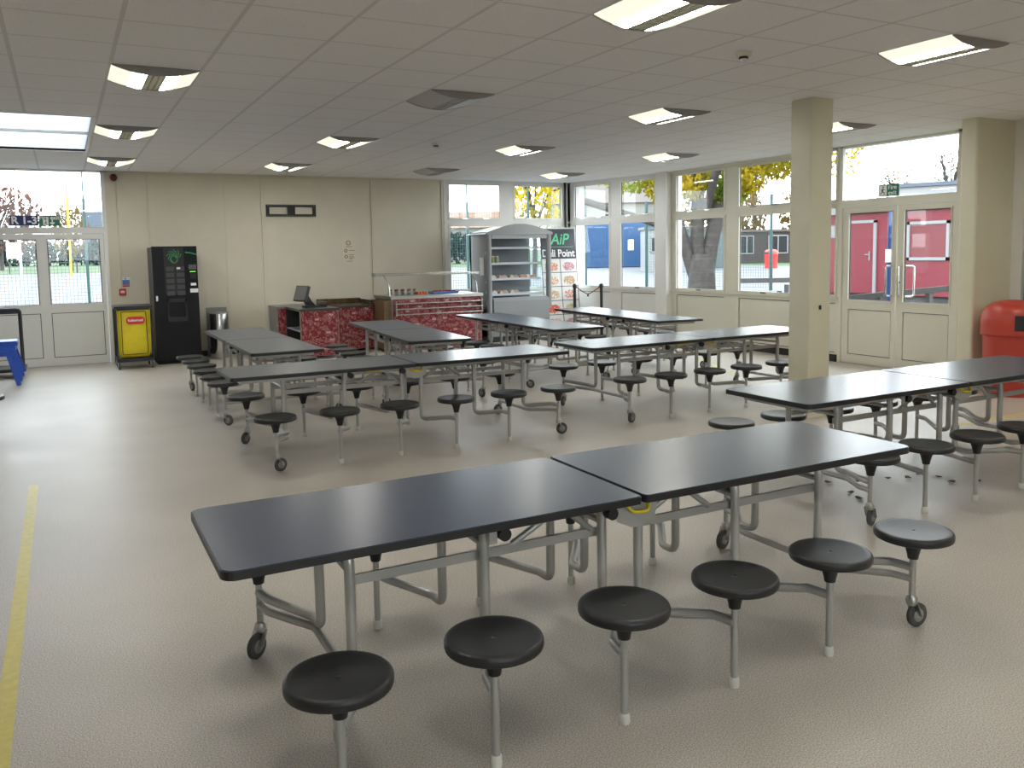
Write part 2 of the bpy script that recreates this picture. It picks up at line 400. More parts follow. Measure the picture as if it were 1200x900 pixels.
# ------------------------------------------------------------------ the room shell
struct('floor', MB().box(XL, 10.0, YF, 10.0, -.10, 0), M['floor'])
SK = (-2.1, .56, 4.32, 7.22)     # roof light opening
cb = MB()
for (a, b, c, d) in ((XL - .2, 10.1, YF - .2, SK[2]), (XL - .2, 10.1, SK[3], 10.0), (XL - .2, SK[0], SK[2], SK[3]), (SK[1], 10.1, SK[2], SK[3])):
    cb.box(a, b, c, d, HC, HC + .06)
struct('ceiling', cb, M['ceil'])
# roof light: shallow white upstand, glazing bars and two milky panels
sk = sempty('window_11', 'roof light with two milky panels'); sk.name = 'window_11'
fb = MB()
fb.box(SK[0] - .03, SK[0], SK[2], SK[3], HC - .005, HC + .22); fb.box(SK[1], SK[1] + .03, SK[2], SK[3], HC - .005, HC + .22)
fb.box(SK[0] - .03, SK[1] + .03, SK[2] - .03, SK[2], HC - .005, HC + .22); fb.box(SK[0] - .03, SK[1] + .03, SK[3], SK[3] + .03, HC - .005, HC + .22)
ym = 5.62
fb.box(SK[0], SK[1], ym - .025, ym + .025, HC + .0, HC + .06)
fb.build('frame', M['white'], sk)
MB().box(SK[0], SK[1], SK[2], ym - .025, HC + .025, HC + .035).build('pane', M['sky_panel'], sk)
MB().box(SK[0], SK[1], ym + .025, SK[3], HC + .025, HC + .035).build('pane', M['sky_panel'], sk)

wb = MB()
wb.box(XL - .2, -.93, YB, YB + .2, 0, HC); wb.box(.87, 6.52, YB, YB + .2, 0, HC)
struct('wall_back', wb, M['wall'])
struct('wall_right', MB().box(XR, XR + .25, YF, 1.15, 0, HC).box(XR + .02, XR + .25, 1.15, 1.62, 0, HC), M['wall'])
struct('wall_left', MB().box(XL - .2, XL, YF, YB, 0, HC), M['white_wall'])
wf = MB()
wf.box(XL - .2, -3.6, YF - .2, YF, 0, HC); wf.box(8.6, XR + .25, YF - .2, YF, 0, HC)
wf.box(-3.6, 8.6, YF - .2, YF, 0, 1.5); wf.box(-3.6, 8.6, YF - .2, YF, 2.6, HC); wf.box(-3.6, -1.2, YF - .2, YF, 1.5, 2.6); wf.box(3.6, 8.6, YF - .2, YF, 1.5, 2.6)
struct('wall_front', wf, M['white_wall'])
# seams and cover strips on the back wall
for i, (x, w, t, z0) in enumerate(((1.49, .035, .02, 0), (2.63, .018, .006, 0), (3.25, .075, .02, 0), (5.15, .055, .018, 0), (6.50, .05, .02, 0))):
    struct('trim_%d' % (i + 1), MB().box(x - w / 2, x + w / 2, YB - t, YB, z0, HC), M['seam'])
struct('trim_6', MB().box(.87, 6.5, YB - .03, YB, HC - .035, HC), M['seam'])
struct('baseboard_back', MB().box(.87, 6.52, YB - .015, YB, 0, .09), M['black'])
struct('baseboard_right', MB().box(XR - .015, XR, YF, 1.0, 0, .09), M['black'])

# ---- glazed bays
def wall_frame(px, py, sdir):
    """local x runs along the wall, local y points into the room, local z is up"""
    s = Vector((sdir[0], sdir[1], 0)).normalized(); n = Vector((s.y, -s.x, 0))
    if n.dot(Vector((3 - px, 0 - py, 0))) < 0: n = -n
    return Matrix(((s.x, n.x, 0, px), (s.y, n.y, 0, py), (0, 0, 1, 0), (0, 0, 0, 1)))
def window(idx, mx, s0, s1, g0, g1, mat, zs=(.92, 2.12, 2.25, 2.88), lowpanel=True, stays=True):
    root = sempty('window_%d' % idx)
    f = MB()
    f.box(s0, g0, -.014, .03, 0, HC, mx); f.box(g1, s1, -.014, .03, 0, HC, mx)
    f.box(g0, g1, -.014, .03, zs[3], HC, mx); f.box(g0, g1, -.014, .03, zs[1], zs[2], mx)
    f.box(g0, g1, -.014, .03, zs[0] - .10, zs[0], mx); f.box(g0, g1, -.014, .03, 0, .12, mx)
    f.box(s0, s1, .03, .045, zs[1] + .045, zs[1] + .075, mx)           # transom bead
    e = .022
    for (a, b) in ((zs[0], zs[1]), (zs[2], zs[3])):                    # raised casement beads
        f.box(g0 - e, g0 + e * .6, .03, .042, a - e, b + e, mx); f.box(g1 - e * .6, g1 + e, .03, .042, a - e, b + e, mx)
        f.box(g0, g1, .03, .042, a - e, a + e * .6, mx); f.box(g0, g1, .03, .042, b - e * .6, b + e, mx)
    f.box(s0, s1, .03, .06, zs[0] - .045, zs[0] - .02, mx)             # sill
    f.build('frame', mat, root)
    MB().box(g0 + .012, g1 - .012, -.012, .012, .132, zs[0] - .112, mx).build('panel', mat, root)
    MB().box(g0, g1, -.014, -.012, .12, zs[0] - .10, mx).build('panel_joint', M['dark'], root)
    for (a, b) in ((zs[0], zs[1]), (zs[2], zs[3])):
        MB().box(g0, g1, -.006, .0, a, b, mx).build('pane', M['glass'], root)
        gk = MB(); q = .013
        gk.box(g0, g0 + q, .0, .006, a, b, mx); gk.box(g1 - q, g1, .0, .006, a, b, mx); gk.box(g0 + q, g1 - q, .0, .006, a, a + q * .6, mx); gk.box(g0 + q, g1 - q, .0, .006, b - q * .6, b, mx)
        gk.build('gasket', M['gasket'], root)
    if stays:
        h = MB(); c = (g0 + g1) / 2
        for q in (-.22, .22): h.box(c + q - .06, c + q + .06, .042, .06, zs[2] - .012, zs[2] + .006, mx)
        h.box(c - .05, c + .05, .042, .06, zs[0] - .012, zs[0] + .008, mx)
        h.build('window_stay', M['chrome'], root)
    return root
mxB = wall_frame(0, YB, (1, 0))                     # back wall: local x = world x
window(1, mxB, 6.52, 7.845, 6.62, 7.69, M['white'])
window(2, mxB, 7.845, 9.26, 8.00, 9.06, M['white'])
cA = Vector((9.28, 9.75)); pA = Vector((9.75, 7.30))
mxA = wall_frame(cA.x, cA.y, pA - cA); LA = (pA - cA).length
window(3, mxA, .03, 1.25, .16, 1.13, M['white'])
window(4, mxA, 1.25, LA, 1.42, 2.28, M['white'])
mxR = wall_frame(XR, 0, (0, -1))                    # right wall: local x = -world y
window(5, mxR, -7.10, -5.58, -6.97, -5.75, M['frame'])
window(6, mxR, -5.58, -4.12, -5.42, -4.30, M['frame'])
window(7, mxR, -4.12, -3.44, -4.02, -3.50, M['frame'], zs=(.92, 2.14, 2.24, 2.93), stays=False)
struct('trim_7', MB().box(9.60, 9.95, 7.10, 7.40, 0, HC), M['white'])
struct('trim_8', MB().box(9.20, 9.60, YB - .03, YB + .15, 0, HC), M['white'])
struct('trim_9', MB().box(XR - .06, XR, 4.13, YB - .3, HC - .05, HC), M['frame'])
struct('baseboard_windows', MB().box(XR - .05, XR - .03, 3.46, 7.1, 0, .10), M['black'])
# dark pipe in the corner by the back windows
struct('trim_10', MB().tube([(9.13, YB - .06, .1), (9.13, YB - .06, HC)], .022), M['black'])
# pillar by the door and the freestanding column
pl = MB().prism(rrect(9.00, XR + .1, 1.00, 1.20, (.03, .0, .0, .03)), 0, HC)
struct('trim_11', pl, M['column'])
struct('trim_12', MB().box(9.66, XR, .88, 1.0, 0, HC), M['white'])
struct('trim_13', MB().box(9.69, XR, .80, .86, 0, HC), M['dark'])
co = thing('column', 'square cream painted column standing free between the stool tables', 'column', (6.46, .95, 0)); co['kind'] = 'structure'
MB().prism(rrect(-.14, .14, -.125, .125, (.012,) * 4, 3), 0, HC).build('shaft', M['column'], co)
MB().prism(rrect(-.142, .142, -.127, .127, (.012,) * 4, 3), 0, .10).build('plinth', M['cream_board'], co)
MB().box(-.012, .012, -.134, -.125, 1.02, 1.06).build('bolt', M['dark'], co)

# ---- double doors
def double_door(idx, mx, s0, s1, mid, leaf, glass, ztop, zg, ztr, mat, label):
    root = sempty('door_%d' % idx, label)
    f = MB()
    f.box(s0, leaf[0][0] - .004, -.014, .04, 0, HC, mx); f.box(leaf[1][1] + .004, s1, -.014, .04, 0, HC, mx)
    f.box(leaf[0][0] - .004, leaf[1][1] + .004, -.014, .04, ztop + .004, ztr, mx); f.box(s0, s1, -.014, .04, HC - .03, HC, mx)
    f.build('door_frame', mat, root)
    MB().box(leaf[0][0], leaf[1][1], -.004, .002, ztr, HC - .03, mx).build('transom_pane', M['glass'], root)
    MB().box(leaf[0][0], leaf[1][1], -.05, .03, .0, .012, mx).build('threshold', M['brushed'], root)
    leaves = []
    for k in range(2):
        a, b = leaf[k]; g0, g1 = glass[k]
        l = MB()
        l.box(a, g0, -.012, .02, .012, ztop, mx); l.box(g1, b, -.012, .02, .012, ztop, mx)
        l.box(g0, g1, -.012, .02, zg[1], ztop, mx); l.box(g0, g1, -.012, .02, zg[0] - .13, zg[0], mx); l.box(g0, g1, -.012, .02, .012, .13, mx)
        e = .018
        l.box(g0 - e, g0, .02, .03, zg[0] - e, zg[1] + e, mx); l.box(g1, g1 + e, .02, .03, zg[0] - e, zg[1] + e, mx)
        l.box(g0, g1, .02, .03, zg[1], zg[1] + e, mx); l.box(g0, g1, .02, .03, zg[0] - e, zg[0], mx)
        lf = l.build('door_leaf', mat, root)
        p = .010
        MB().box(g0 + p, g1 - p, -.010, .014, .13 + p, zg[0] - .13 - p, mx).build('lower_panel', mat, lf)
        MB().box(g0, g1, -.012, -.010, .13, zg[0] - .13, mx).build('panel_joint', M['dark'], lf)
        MB().box(g0, g1, -.006, .0, zg[0], zg[1], mx).build('pane', M['glass'], lf)
        gk = MB(); q = .014
        gk.box(g0, g0 + q, .0, .006, zg[0], zg[1], mx); gk.box(g1 - q, g1, .0, .006, zg[0], zg[1], mx); gk.box(g0 + q, g1 - q, .0, .006, zg[0], zg[0] + q * .6, mx); gk.box(g0 + q, g1 - q, .0, .006, zg[1] - q * .6, zg[1], mx)
        gk.build('gasket', M['gasket'], lf)
        leaves.append(lf)
    return root, leaves
d1, L1 = double_door(1, mxB, -.93, .87, -.03, ((-.865, -.034), (-.026, .81)), ((-.81, -.10), (.04, .755)), 2.00, (.94, 1.92), 2.10, M['white'],
                     'white double doors with wired glazing under a tall fanlight')
MB().box(-.01, .015, -.03, -.02, .98, 1.05, mxB).build('door_lock', M['dark'], L1[1])
MB().box(-.035, -.022, .02, .03, .012, 2.0, mxB).build('meeting_strip', M['white'], L1[0])
d2, L2 = double_door(2, mxR, -3.44, -1.62, -2.54, ((-3.395, -2.545), (-2.535, -1.72)), ((-3.29, -2.61), (-2.43, -1.79)), 2.12, (.88, 2.05), 2.23, M['frame'],
                     'cream double doors with tall glazing and steel pull handles')
def pull(s, lean, side, leafobj, name='pull_handle'):
    y0 = .02 if side > 0 else -.012
    y1 = y0 + .085 * side
    pts = [mxR @ Vector(p) for p in ((s, y0, .95), (s + lean, y1, .95), (s + lean, y1, 1.34), (s, y0, 1.34))]
    MB().tube(rpath(pts, .035), .0125).build(name, M['chrome'], leafobj)
pull(-2.60, -.03, 1, L2[0]); pull(-2.50, .055, 1, L2[1]); pull(-2.45, .085, -1, L2[1])
MB().tube([mxR @ Vector((-2.49, .02, 1.13)), mxR @ Vector((-2.49, .026, 1.13))], .012).build('door_lock', M['dark'], L2[1])
# unseen window added in the wall behind the camera to let daylight in
w8 = sempty('window_8'); f8 = MB(); f8.box(-1.2, 3.6, YF - .1, YF - .02, 1.5, 1.58); f8.box(-1.2, 3.6, YF - .1, YF - .02, 2.52, 2.6)
for x in (-1.2, .4, 2.0, 3.52): f8.box(x, x + .08, YF - .1, YF - .02, 1.5, 2.6)
f8.build('frame', M['white'], w8); MB().box(-1.15, 3.55, YF - .07, YF - .06, 1.55, 2.55).build('pane', M['glass'], w8)

# floor markings
struct('trim_14', MB().box(-.078, -.018, -4.2, 2.05, 0, .0012), M['paint'])
struct('trim_15', MB().box(7.2, 9.7, -.11, -.065, 0, .0012), M['paint'])
struct('trim_16', MB().bar((8.48, 4.94, .0006), (7.66, 3.2, .0006), .045, .0012), M['paint'])

# ------------------------------------------------------------------ ceiling lights
def make_light(lit, label):
    t = thing('ceiling_light', label, 'ceiling light', group='square curved ceiling lights'); W = .585; h = .055
    def arc(u): return -h * (1 - (u / (W / 2)) ** 2) - .004        # lens sag below the ceiling
    def strip(u0, u1, y0, y1, n, dz=0.0, th=.004):
        b = MB(); us = [u0 + (u1 - u0) * i / n for i in range(n + 1)]
        poly = [(u, arc(u) + dz) for u in us] + [(u, arc(u) + dz + th) for u in us[::-1]]
        b.prism(poly, y0, y1, None, 'y'); return b
    us = [-W / 2 + W * i / 16 for i in range(17)]
    for s in (-1, 1):
        y0, y1 = sorted((s * .293, s * .281))
        MB().prism([(u, arc(u) - .004) for u in us] + [(W / 2, -.001), (-W / 2, -.001)], y0, y1, None, 'y').build('end_cap', M['endcap'], t)
    if lit:
        for s in (-1, 1):
            a, b = sorted((s * .062, s * .112)); strip(a, b, -.281, .281, 4).build('diffuser_core', M['diff_hot'], t)
            a, b = sorted((s * .112, s * .165)); strip(a, b, -.281, .281, 4).build('diffuser_glow', M['diff_mid'], t)
            a, b = sorted((s * .165, s * .2925)); strip(a, b, -.281, .281, 10).build('diffuser', M['diff_on'], t)
    else:
        for s in (-1, 1):
            a, b = sorted((s * .062, s * .2925)); strip(a, b, -.281, .281, 12).build('diffuser', M['diff_off'], t)
    lv = MB()
    for u in (-.058, -.02, .02, .058): lv.box(u - .006, u + .006, -.281, .281, -.060, -.04)
    for k in range(14): lv.box(-.058, .058, -.27 + k * .0415 - .003, -.27 + k * .0415 + .003, -.057, -.044)
    lv.build('louvre', M['louvre'], t)
    MB().box(-.06, .06, -.281, .281, -.038, -.03).build('lamp_strip', M['diff_on'] if lit else M['diff_off'], t)
    return t
lights = [
    (.6, 1.8, 1, 'lit curved ceiling light over the clear floor, nearest the camera in its row'),
    (.6, 4.8, 1, 'lit curved ceiling light beside the milky roof light'),
    (.6, 7.8, 1, 'lit curved ceiling light closest to the glazed R 1-3 doors'),
    (3.0, -1.2, 1, 'big lit ceiling light cut off by the top edge of the picture'),
    (3.0, 1.8, 0, 'unlit grey ceiling light over the long table in the middle of the hall'),
    (3.0, 4.8, 1, 'lit ceiling light over the far table in front of the till counter'),
    (3.0, 7.8, 1, 'lit ceiling light closest to the till and the black wall bracket'),
    (5.4, -1.2, 1, 'lit ceiling light over the table at the right edge, with a dark curved end'),
    (5.4, 1.8, 1, 'lit ceiling light just to the left of the freestanding cream column'),
    (5.4, 4.8, 1, 'lit ceiling light between the unlit one near the servery and the column'),
    (5.4, 7.8, 0, 'unlit grey ceiling light closest to the servery counter'),
    (7.8, 1.8, 1, 'lit ceiling light partly hidden behind the freestanding cream column'),
    (7.8, 4.8, 1, 'lit ceiling light over the windows that look onto the big tree'),
    (7.8, 7.8, 1, 'lit ceiling light in the far corner above the deli display'),
    (.6, -4.2, 1, 'unseen lit ceiling light, added overhead behind the photographer on the left'),  # from here on unseen, added along the same grid to light the hall
    (5.4, -4.2, 1, 'unseen lit ceiling light, added overhead behind the photographer on the right'),
    (3.0, -4.2, 1, 'unseen lit ceiling light, added overhead behind the photographer in the middle'),
    (7.8, -1.2, 1, 'unseen lit ceiling light, added beyond the right edge over the end of the cut-off table'),
    (7.8, -4.2, 1, 'unseen lit ceiling light, added behind the photographer next to the right wall'),
    (.6, -1.2, 1, 'unseen lit ceiling light, added overhead above the near end of the foreground table')]
proto_on = proto_off = None
for (x, y, lit, lab) in lights:
    if lit:
        if proto_on is None: proto_on = o = make_light(True, lab)
        else: o = copy_tree(proto_on)
    else:
        if proto_off is None: proto_off = o = make_light(False, lab)
        else: o = copy_tree(proto_off)
    o.location = (x + .3, y + .3, HC); o['label'] = lab
def detector(x, y, lab):
    t = thing('smoke_detector', lab, 'smoke detector', (x, y, HC), group='smoke detectors on the ceiling')
    MB().lathe([(.058, -.001), (.058, -.018), (.045, -.03)], 20).build('base', M['cream_board'], t)
    MB().lathe([(.030, -.03), (.034, -.042), (.030, -.045)], 16).build('vent', M['black'], t)
    MB().lathe([(.026, -.045), (.024, -.058), (.012, -.064)], 16).build('cap', M['print_w'], t)
detector(4.50, -.24, 'round cream smoke detector in front of the column, below the big cut-off light')
detector(4.38, 4.98, 'small round smoke detector between the two far unlit ceiling lights')

# ------------------------------------------------------------------ folding tables with stools
PX = [-1.225, -.735, -.245, .245, .735, 1.225]           # stool posts along the table
LX = [-1.075, -.585, -.085, .085, .585, 1.075]           # legs
SY = .565
def make_table(label):
    t = thing('folding_stool_table', label, 'canteen table', group='folding tables with fixed stools')
    for s in (-1, 1):
        x0, x1 = sorted((s * .006, s * 1.495))
        rs = (.045, .02, .02, .045) if s < 0 else (.02, .045, .045, .02)
        tp = MB().prism(rrect(x0 + .004, x1 - .004, -.351, .351, rs), .678, .701).build('table_top', M['top'], t)
        MB().prism(rrect(x0, x1, -.355, .355, rs), .672, .6985).build('edge_band', M['edge'], tp)
        a = MB(); i0, i1 = sorted((s * .10, s * 1.40))
        for y in (-.25, .25): a.box(i0, i1, y - .012, y + .012, .638, .672)
        a.box(s * 1.40 - .012, s * 1.40 + .012, -.25, .25, .638, .672); a.box(s * .10 - .012, s * .10 + .012, -.25, .25, .640, .672)
        a.build('apron', M['steel'], t)
        for y in (-.165, .165): MB().bar((s * .085, y, .53), (s * 1.075, y, .53), .012, .034).build('rail', M['steel'], t)
        for y in (-.17, .17):
            MB().tube([(s * .32, y * 1.2, .64), (s * .46, y, .545)], .012).build('brace', M['steel'], t)
            MB().tube([(s * .24, y * 1.2, .64), (s * .12, y, .545)], .012).build('brace', M['steel'], t)
        for y in ((-.30, .30) if s < 0 else ()):
            MB().tube([(s * .56 - .0, y - .018, .640), (s * .56, y + .018, .640)], .023, 14).build('roller', M['black'], t)
            MB().tube([(s * .115, y - .018, .640), (s * .115, y + .018, .640)], .023, 14).build('roller', M['black'], t)
            MB().box(s * .60 - .015, s * .60 + .015, y - .003, y + .003, .61, .672).build('roller_bracket', M['steel'], t)
        if s < 0: MB().prism([(-.44, .650), (-.25, .660), (-.25, .668), (-.44, .664)], -.30, -.285, None, 'y').build('release_bar', M['yellow'], t)
    for y in (-.30, .30):
        h = MB(); h.prism([(-.10, .672), (.10, .672), (.085, .60), (.02, .57), (-.02, .57), (-.085, .60)], y - .004, y + .004, None, 'y')
        h.build('hinge_plate', M['steel'], t)
    MB().tube(rpath([(-.05, -.312, .662), (-.035, -.33, .638), (.035, -.33, .632), (.05, -.312, .662)], .025), .007, 8).build('pull_strap', M['yellow'], t)
    for k in range(6):
        px, lx = PX[k], LX[k]
        f = MB()
        end = k in (0, 5)
        za = .262 if end else .245
        for s in (-1, 1):
            pth = [(lx, s * .06, .652), (lx, s * .195, .640), (lx, s * .195, za - .03), (lx, s * .29, za - .03), (px + (lx - px) * .12, s * (SY - .09), za), (px, s * SY, za)]
            f.tube(rpath(pth, .06, 6), .0185, 10)
        f.tube([(lx, -.195, .575), (lx, .195, .575)], .013, 8)
        f.tube([(lx, -.07, .652), (lx, .07, .652)], .0165, 10)
        f.build('leg_frame', M['steel'], t)
        if end:
            c = MB(); zc = .205
            c.tube(rpath([(px, -SY, zc + .008), (px + (lx - px) * .12, -SY + .09, zc + .005), (lx, -.28, zc - .01), (lx, .28, zc - .01), (px + (lx - px) * .12, SY - .09, zc + .005), (px, SY, zc + .008)], .07, 5), .0165, 10)
            c.build('cross_tube', M['steel'], t)
    return t
def make_stool(t, k, s):
    """one fixed stool: seat disc with hub, post and foot (or caster at the table ends)"""
    px, y = PX[k], s * SY
    prof = [(.020, .386), (.10, .387), (.146, .390), (.1535, .394), (.1555, .400), (.1555, .413), (.1535, .4195), (.149, .4235), (.1425, .4250), (.128, .4238), (.07, .4205), (.012, .4195), (.0035, .4195), (.003, .417)]
    st = MB().lathe(prof, 40, (px, y, 0)).build('stool', M['seat'], t)
    MB().lathe([(.021, .300), (.024, .318), (.033, .352), (.050, .380), (.066, .388)], 18, (px, y, 0)).build('hub', M['black'], st)
    end = k in (0, 5)
    if not end:
        MB().tube([(px, y, .03), (px, y, .31)], .0135, 12).build('post', M['steel'], st)
        MB().lathe([(.018, 0), (.0195, .006), (.0185, .034), (.0155, .038)], 14, (px, y, 0)).build('foot_cap', M['foot'], st)
    else:
        MB().tube([(px, y, .125), (px, y, .31)], .0135, 12).build('post', M['steel'], st)
        a = R(20 + 67 * (k + (3 if s > 0 else 0))); dx, dy = math.cos(a), math.sin(a)
        c = Vector((px + dx * .030, y + dy * .030, .051)); n = Vector((-dy, dx, 0))
        fk = MB()
        fk.lathe([(.020, .100), (.024, .112), (.024, .130), (.016, .142)], 14, (px, y, 0))
        for q in (-1, 1): fk.bar(Vector((px, y, .112)) + n * q * .018, c + n * q * .018, .004, .03, n)
        fk.build('caster_fork', M['brushed'], st)
        m = Matrix.Rotation(a, 4, 'Z') @ Matrix.Rotation(R(90), 4, 'X')
        MB().lathe([(.034, -.012), (.046, -.012), (.051, -.007), (.051, .007), (.046, .012), (.034, .012)], 24, c, m).build('tyre', M['tyre'], st)
        MB().lathe([(.010, -.015), (.034, -.011), (.034, .011), (.010, .015)], 16, c, m).build('wheel', M['hubm'], st)
tables = [
    (2.07, -1.985, 0.0, 'long dark blue-grey stool table nearest the camera, in the foreground'),
    (2.78, 2.065, 0.0, 'stool table in the middle of the hall, straight behind the foreground one'),
    (6.02, 2.15, R(1.5), 'stool table beyond the column, running along the windows of the big tree'),
    (5.45, -1.00, R(.5), 'stool table in front of the column, cut off by the right edge of the picture'),
    (2.09, 4.78, R(90), 'far stool table end-on to the camera, nearest the black vending machine'),
    (3.83, 4.85, R(85), 'far stool table end-on to the camera, in front of the red till counter'),
    (5.62, 5.10, R(88.5), 'far stool table end-on to the camera, in front of the grey deli display'),
    (7.33, 5.24, R(85.5), 'far stool table end-on to the camera, nearest the corner windows'),
    (-1.31, 2.80, R(75), 'stool table almost wholly cut off by the left edge of the picture')]
t0 = make_table(tables[0][3])
for k in range(6):
    for s in (-1, 1): make_stool(t0, k, s)
for i, (x, y, rz, lab) in enumerate(tables):
    o = t0 if i == 0 else copy_tree(t0)
    o.location = (x, y, 0); o.rotation_euler = (0, 0, rz); o['label'] = lab

# ------------------------------------------------------------------ things against the back wall
# drinks vending machine
v = thing('vending_machine', 'tall black hot drinks vending machine with a green swirl against the back wall', 'vending machine', (1.73, 8.9, 0))
MB().box(-.315, .315, .05, .78, .06, 1.775).build('body', M['gloss'], v, bevel=.006)
MB().box(-.30, .30, .08, .75, 0, .06).build('plinth', M['dark'], v)
dr = MB().box(-.32, .32, 0, .05, .05, 1.785).build('door', M['gloss'], v, bevel=.008)
vx = lambda r: -.32 + .64 * r
vz = lambda r: 1.785 - 1.72 * r
MB().box(vx(.26), vx(.70), -.006, 0, vz(.42), vz(.01)).build('selection_panel', M['black'], dr)
bt = MB()
for c0, c1 in ((.30, .47), (.53, .70)):
    for k in range(5): bt.box(vx(c0), vx(c1), -.012, -.005, vz(.215 + k * .0535), vz(.178 + k * .0535))
bt.build('selection_buttons', pmat('grey_buttons', (.055, .055, .055), .35), dr)
sw = MB()
gm = pmat('green_swirl', (.02, .26, .08), .35)
for k in range(7):
    a0 = R(-60 + k * 40); pts = []
    for q in range(9):
        u = q / 8; rr = .02 + .085 * u; a = a0 + 1.4 * u
        pts.append((vx(.49) + rr * math.cos(a), -.008, vz(.085) + rr * math.sin(a) * .9))
    sw.tube(pts, .0055, 6)
sw.tube([(vx(.48) + .05 * math.cos(R(a)), -.008, vz(.115) + .055 * math.sin(R(a))) for a in range(0, 361, 30)], .006, 6)
sw.build('green_swirl', gm, dr)
MB().tube([(vx(.74), -.002, vz(.055)), (vx(.86), -.002, vz(.06)), (vx(.99), -.002, vz(.075))], .012, 6).build('green_streak', gm, dr)
MB().box(vx(.80), vx(.97), -.008, 0, vz(.205), vz(.163)).build('display', pmat('grey_display', (.10, .10, .10), .3), dr)
MB().box(vx(.82), vx(.95), -.008, 0, vz(.228), vz(.221)).build('indicator', emat('green_led', (.25, .8, .12), .8), dr)
MB().box(vx(.83), vx(.96), -.006, 0, vz(.285), vz(.24)).build('coin_slot', M['black'], dr)
MB().box(vx(.83), vx(.95), -.008, 0, vz(.348), vz(.325)).build('sticker', M['print_w'], dr)
MB().box(vx(.81), vx(.99), -.008, 0, vz(.41), vz(.375)).build('sticker', M['print_w'], dr)
MB().box(vx(.53), vx(.61), -.013, 0, vz(.20), vz(.185)).build('sticker', M['print_w'], dr)
fr = MB()
fr.box(vx(.28), vx(.32), -.02, 0, vz(.64), vz(.46)); fr.box(vx(.68), vx(.72), -.02, 0, vz(.64), vz(.46))
fr.box(vx(.28), vx(.72), -.02, 0, vz(.49), vz(.46)); fr.box(vx(.28), vx(.72), -.035, 0, vz(.66), vz(.62))
fr.build('cup_bay', M['black'], dr); MB().box(vx(.32), vx(.68), -.004, 0, vz(.62), vz(.49)).build('cup_bay_window', M['gloss'], dr)
MB().box(vx(.045), vx(.085), -.014, 0, vz(.475), vz(.43)).build('lock_handle', M['chrome'], dr)

# cleaning cart with yellow bag
c = thing('cleaning_cart', 'cleaning cart with a black frame and yellow bag beside the double doors', 'cleaning cart', (1.10, 8.62, 0))
MB().prism(rrect(-.26, .26, -.01, .56, (.04,) * 4), .885, .925).box(-.22, .22, .02, .53, .865, .89).build('lid', M['black'], c)
for x in (-.235, .235):
    for y in (.02, .53): MB().tube([(x, y, .13), (x * 1.02, y, .88)], .016).build('frame_post', M['black'], c)
MB().prism(rrect(-.25, .25, .0, .56, (.05,) * 4), .11, .16).build('platform', M['black'], c)
bg = MB(); rows = []
for (z, w, d) in ((.17, .185, .20), (.20, .205, .225), (.30, .215, .24), (.60, .222, .245), (.86, .228, .25)):
    pts = rrect(-w, w, .275 - d, .275 + d, (.06,) * 4, 4); rows.append([(p[0] + .006 * math.sin(9 * z + 3 * i), p[1] + .006 * math.cos(11 * z + i), z) for i, p in enumerate(pts)])
n = len(rows[0]); vs = [p for r_ in rows for p in r_]
bg._add(vs, [(i * n + k, i * n + (k + 1) % n, (i + 1) * n + (k + 1) % n, (i + 1) * n + k) for i in range(4) for k in range(n)], True)
bg._add(rows[0][::-1], [tuple(range(n))]); bagp = bg.build('bag', M['bag'], c)
pp = MB()
pp.tube(rpath([(-.165, .012, .84), (-.17, .018, .22), (.17, .018, .22), (.165, .012, .84), (-.165, .012, .84)], .03), .006, 6); pp.build('bag_piping', M['black'], bagp)
ov = [(-.125 + .25 * 0, .0)]
ovp = rrect(-.125, .125, -.055, .055, (.05,) * 4, 6)
MB().prism(ovp, -.004, .004, Matrix.Translation((.02, .008, .715)) @ Matrix.Rotation(R(90), 4, 'X')).build('logo_patch', M['redsign'], bagp)
text('brand_lettering', 'Rubbermaid', .05, M['print_w'], bagp, facing(.02, .003, .715), width=.20, bold=.001)
for x in (-.22, .22):
    for y in (.05, .50):
        w = MB().lathe([(.02, -.016), (.05, -.016), (.055, -.01), (.055, .01), (.05, .016), (.02, .016)], 18, (x, y, .055), Matrix.Rotation(R(90), 4, 'Y')).build('wheel', M['tyre'], c)
        MB().box(x - .024, x + .024, y - .02, y + .03, .055, .115).build('wheel_fork', M['foot'], w)

# stainless bin
b = thing('steel_bin', 'stainless steel cylinder bin with a back plate, right of the black vending machine', 'bin', (2.40, 9.38, 0))
MB().lathe([(.146, .0), (.150, .012), (.150, .70), (.146, .715)], 32).build('body', M['chrome'], b)
MB().lathe([(.146, .70), (.148, .722), (.140, .735), (.02, .737)], 32).build('lid', M['hubm'], b)
MB().box(-.17, .15, .155, .18, .0, .80).build('back_plate', M['greycab'], b)
stripe = MB().prism([(.152 * math.cos(a), .152 * math.sin(a)) for a in [R(200 + 5 * k) for k in range(7)]] + [(.140 * math.cos(a), .140 * math.sin(a)) for a in [R(230 - 5 * k) for k in range(7)]], .08, .66)  # dark strip on the steel, a painted reflection of the vending machine
stripe.build('dark_reflection', M['dark'], b)

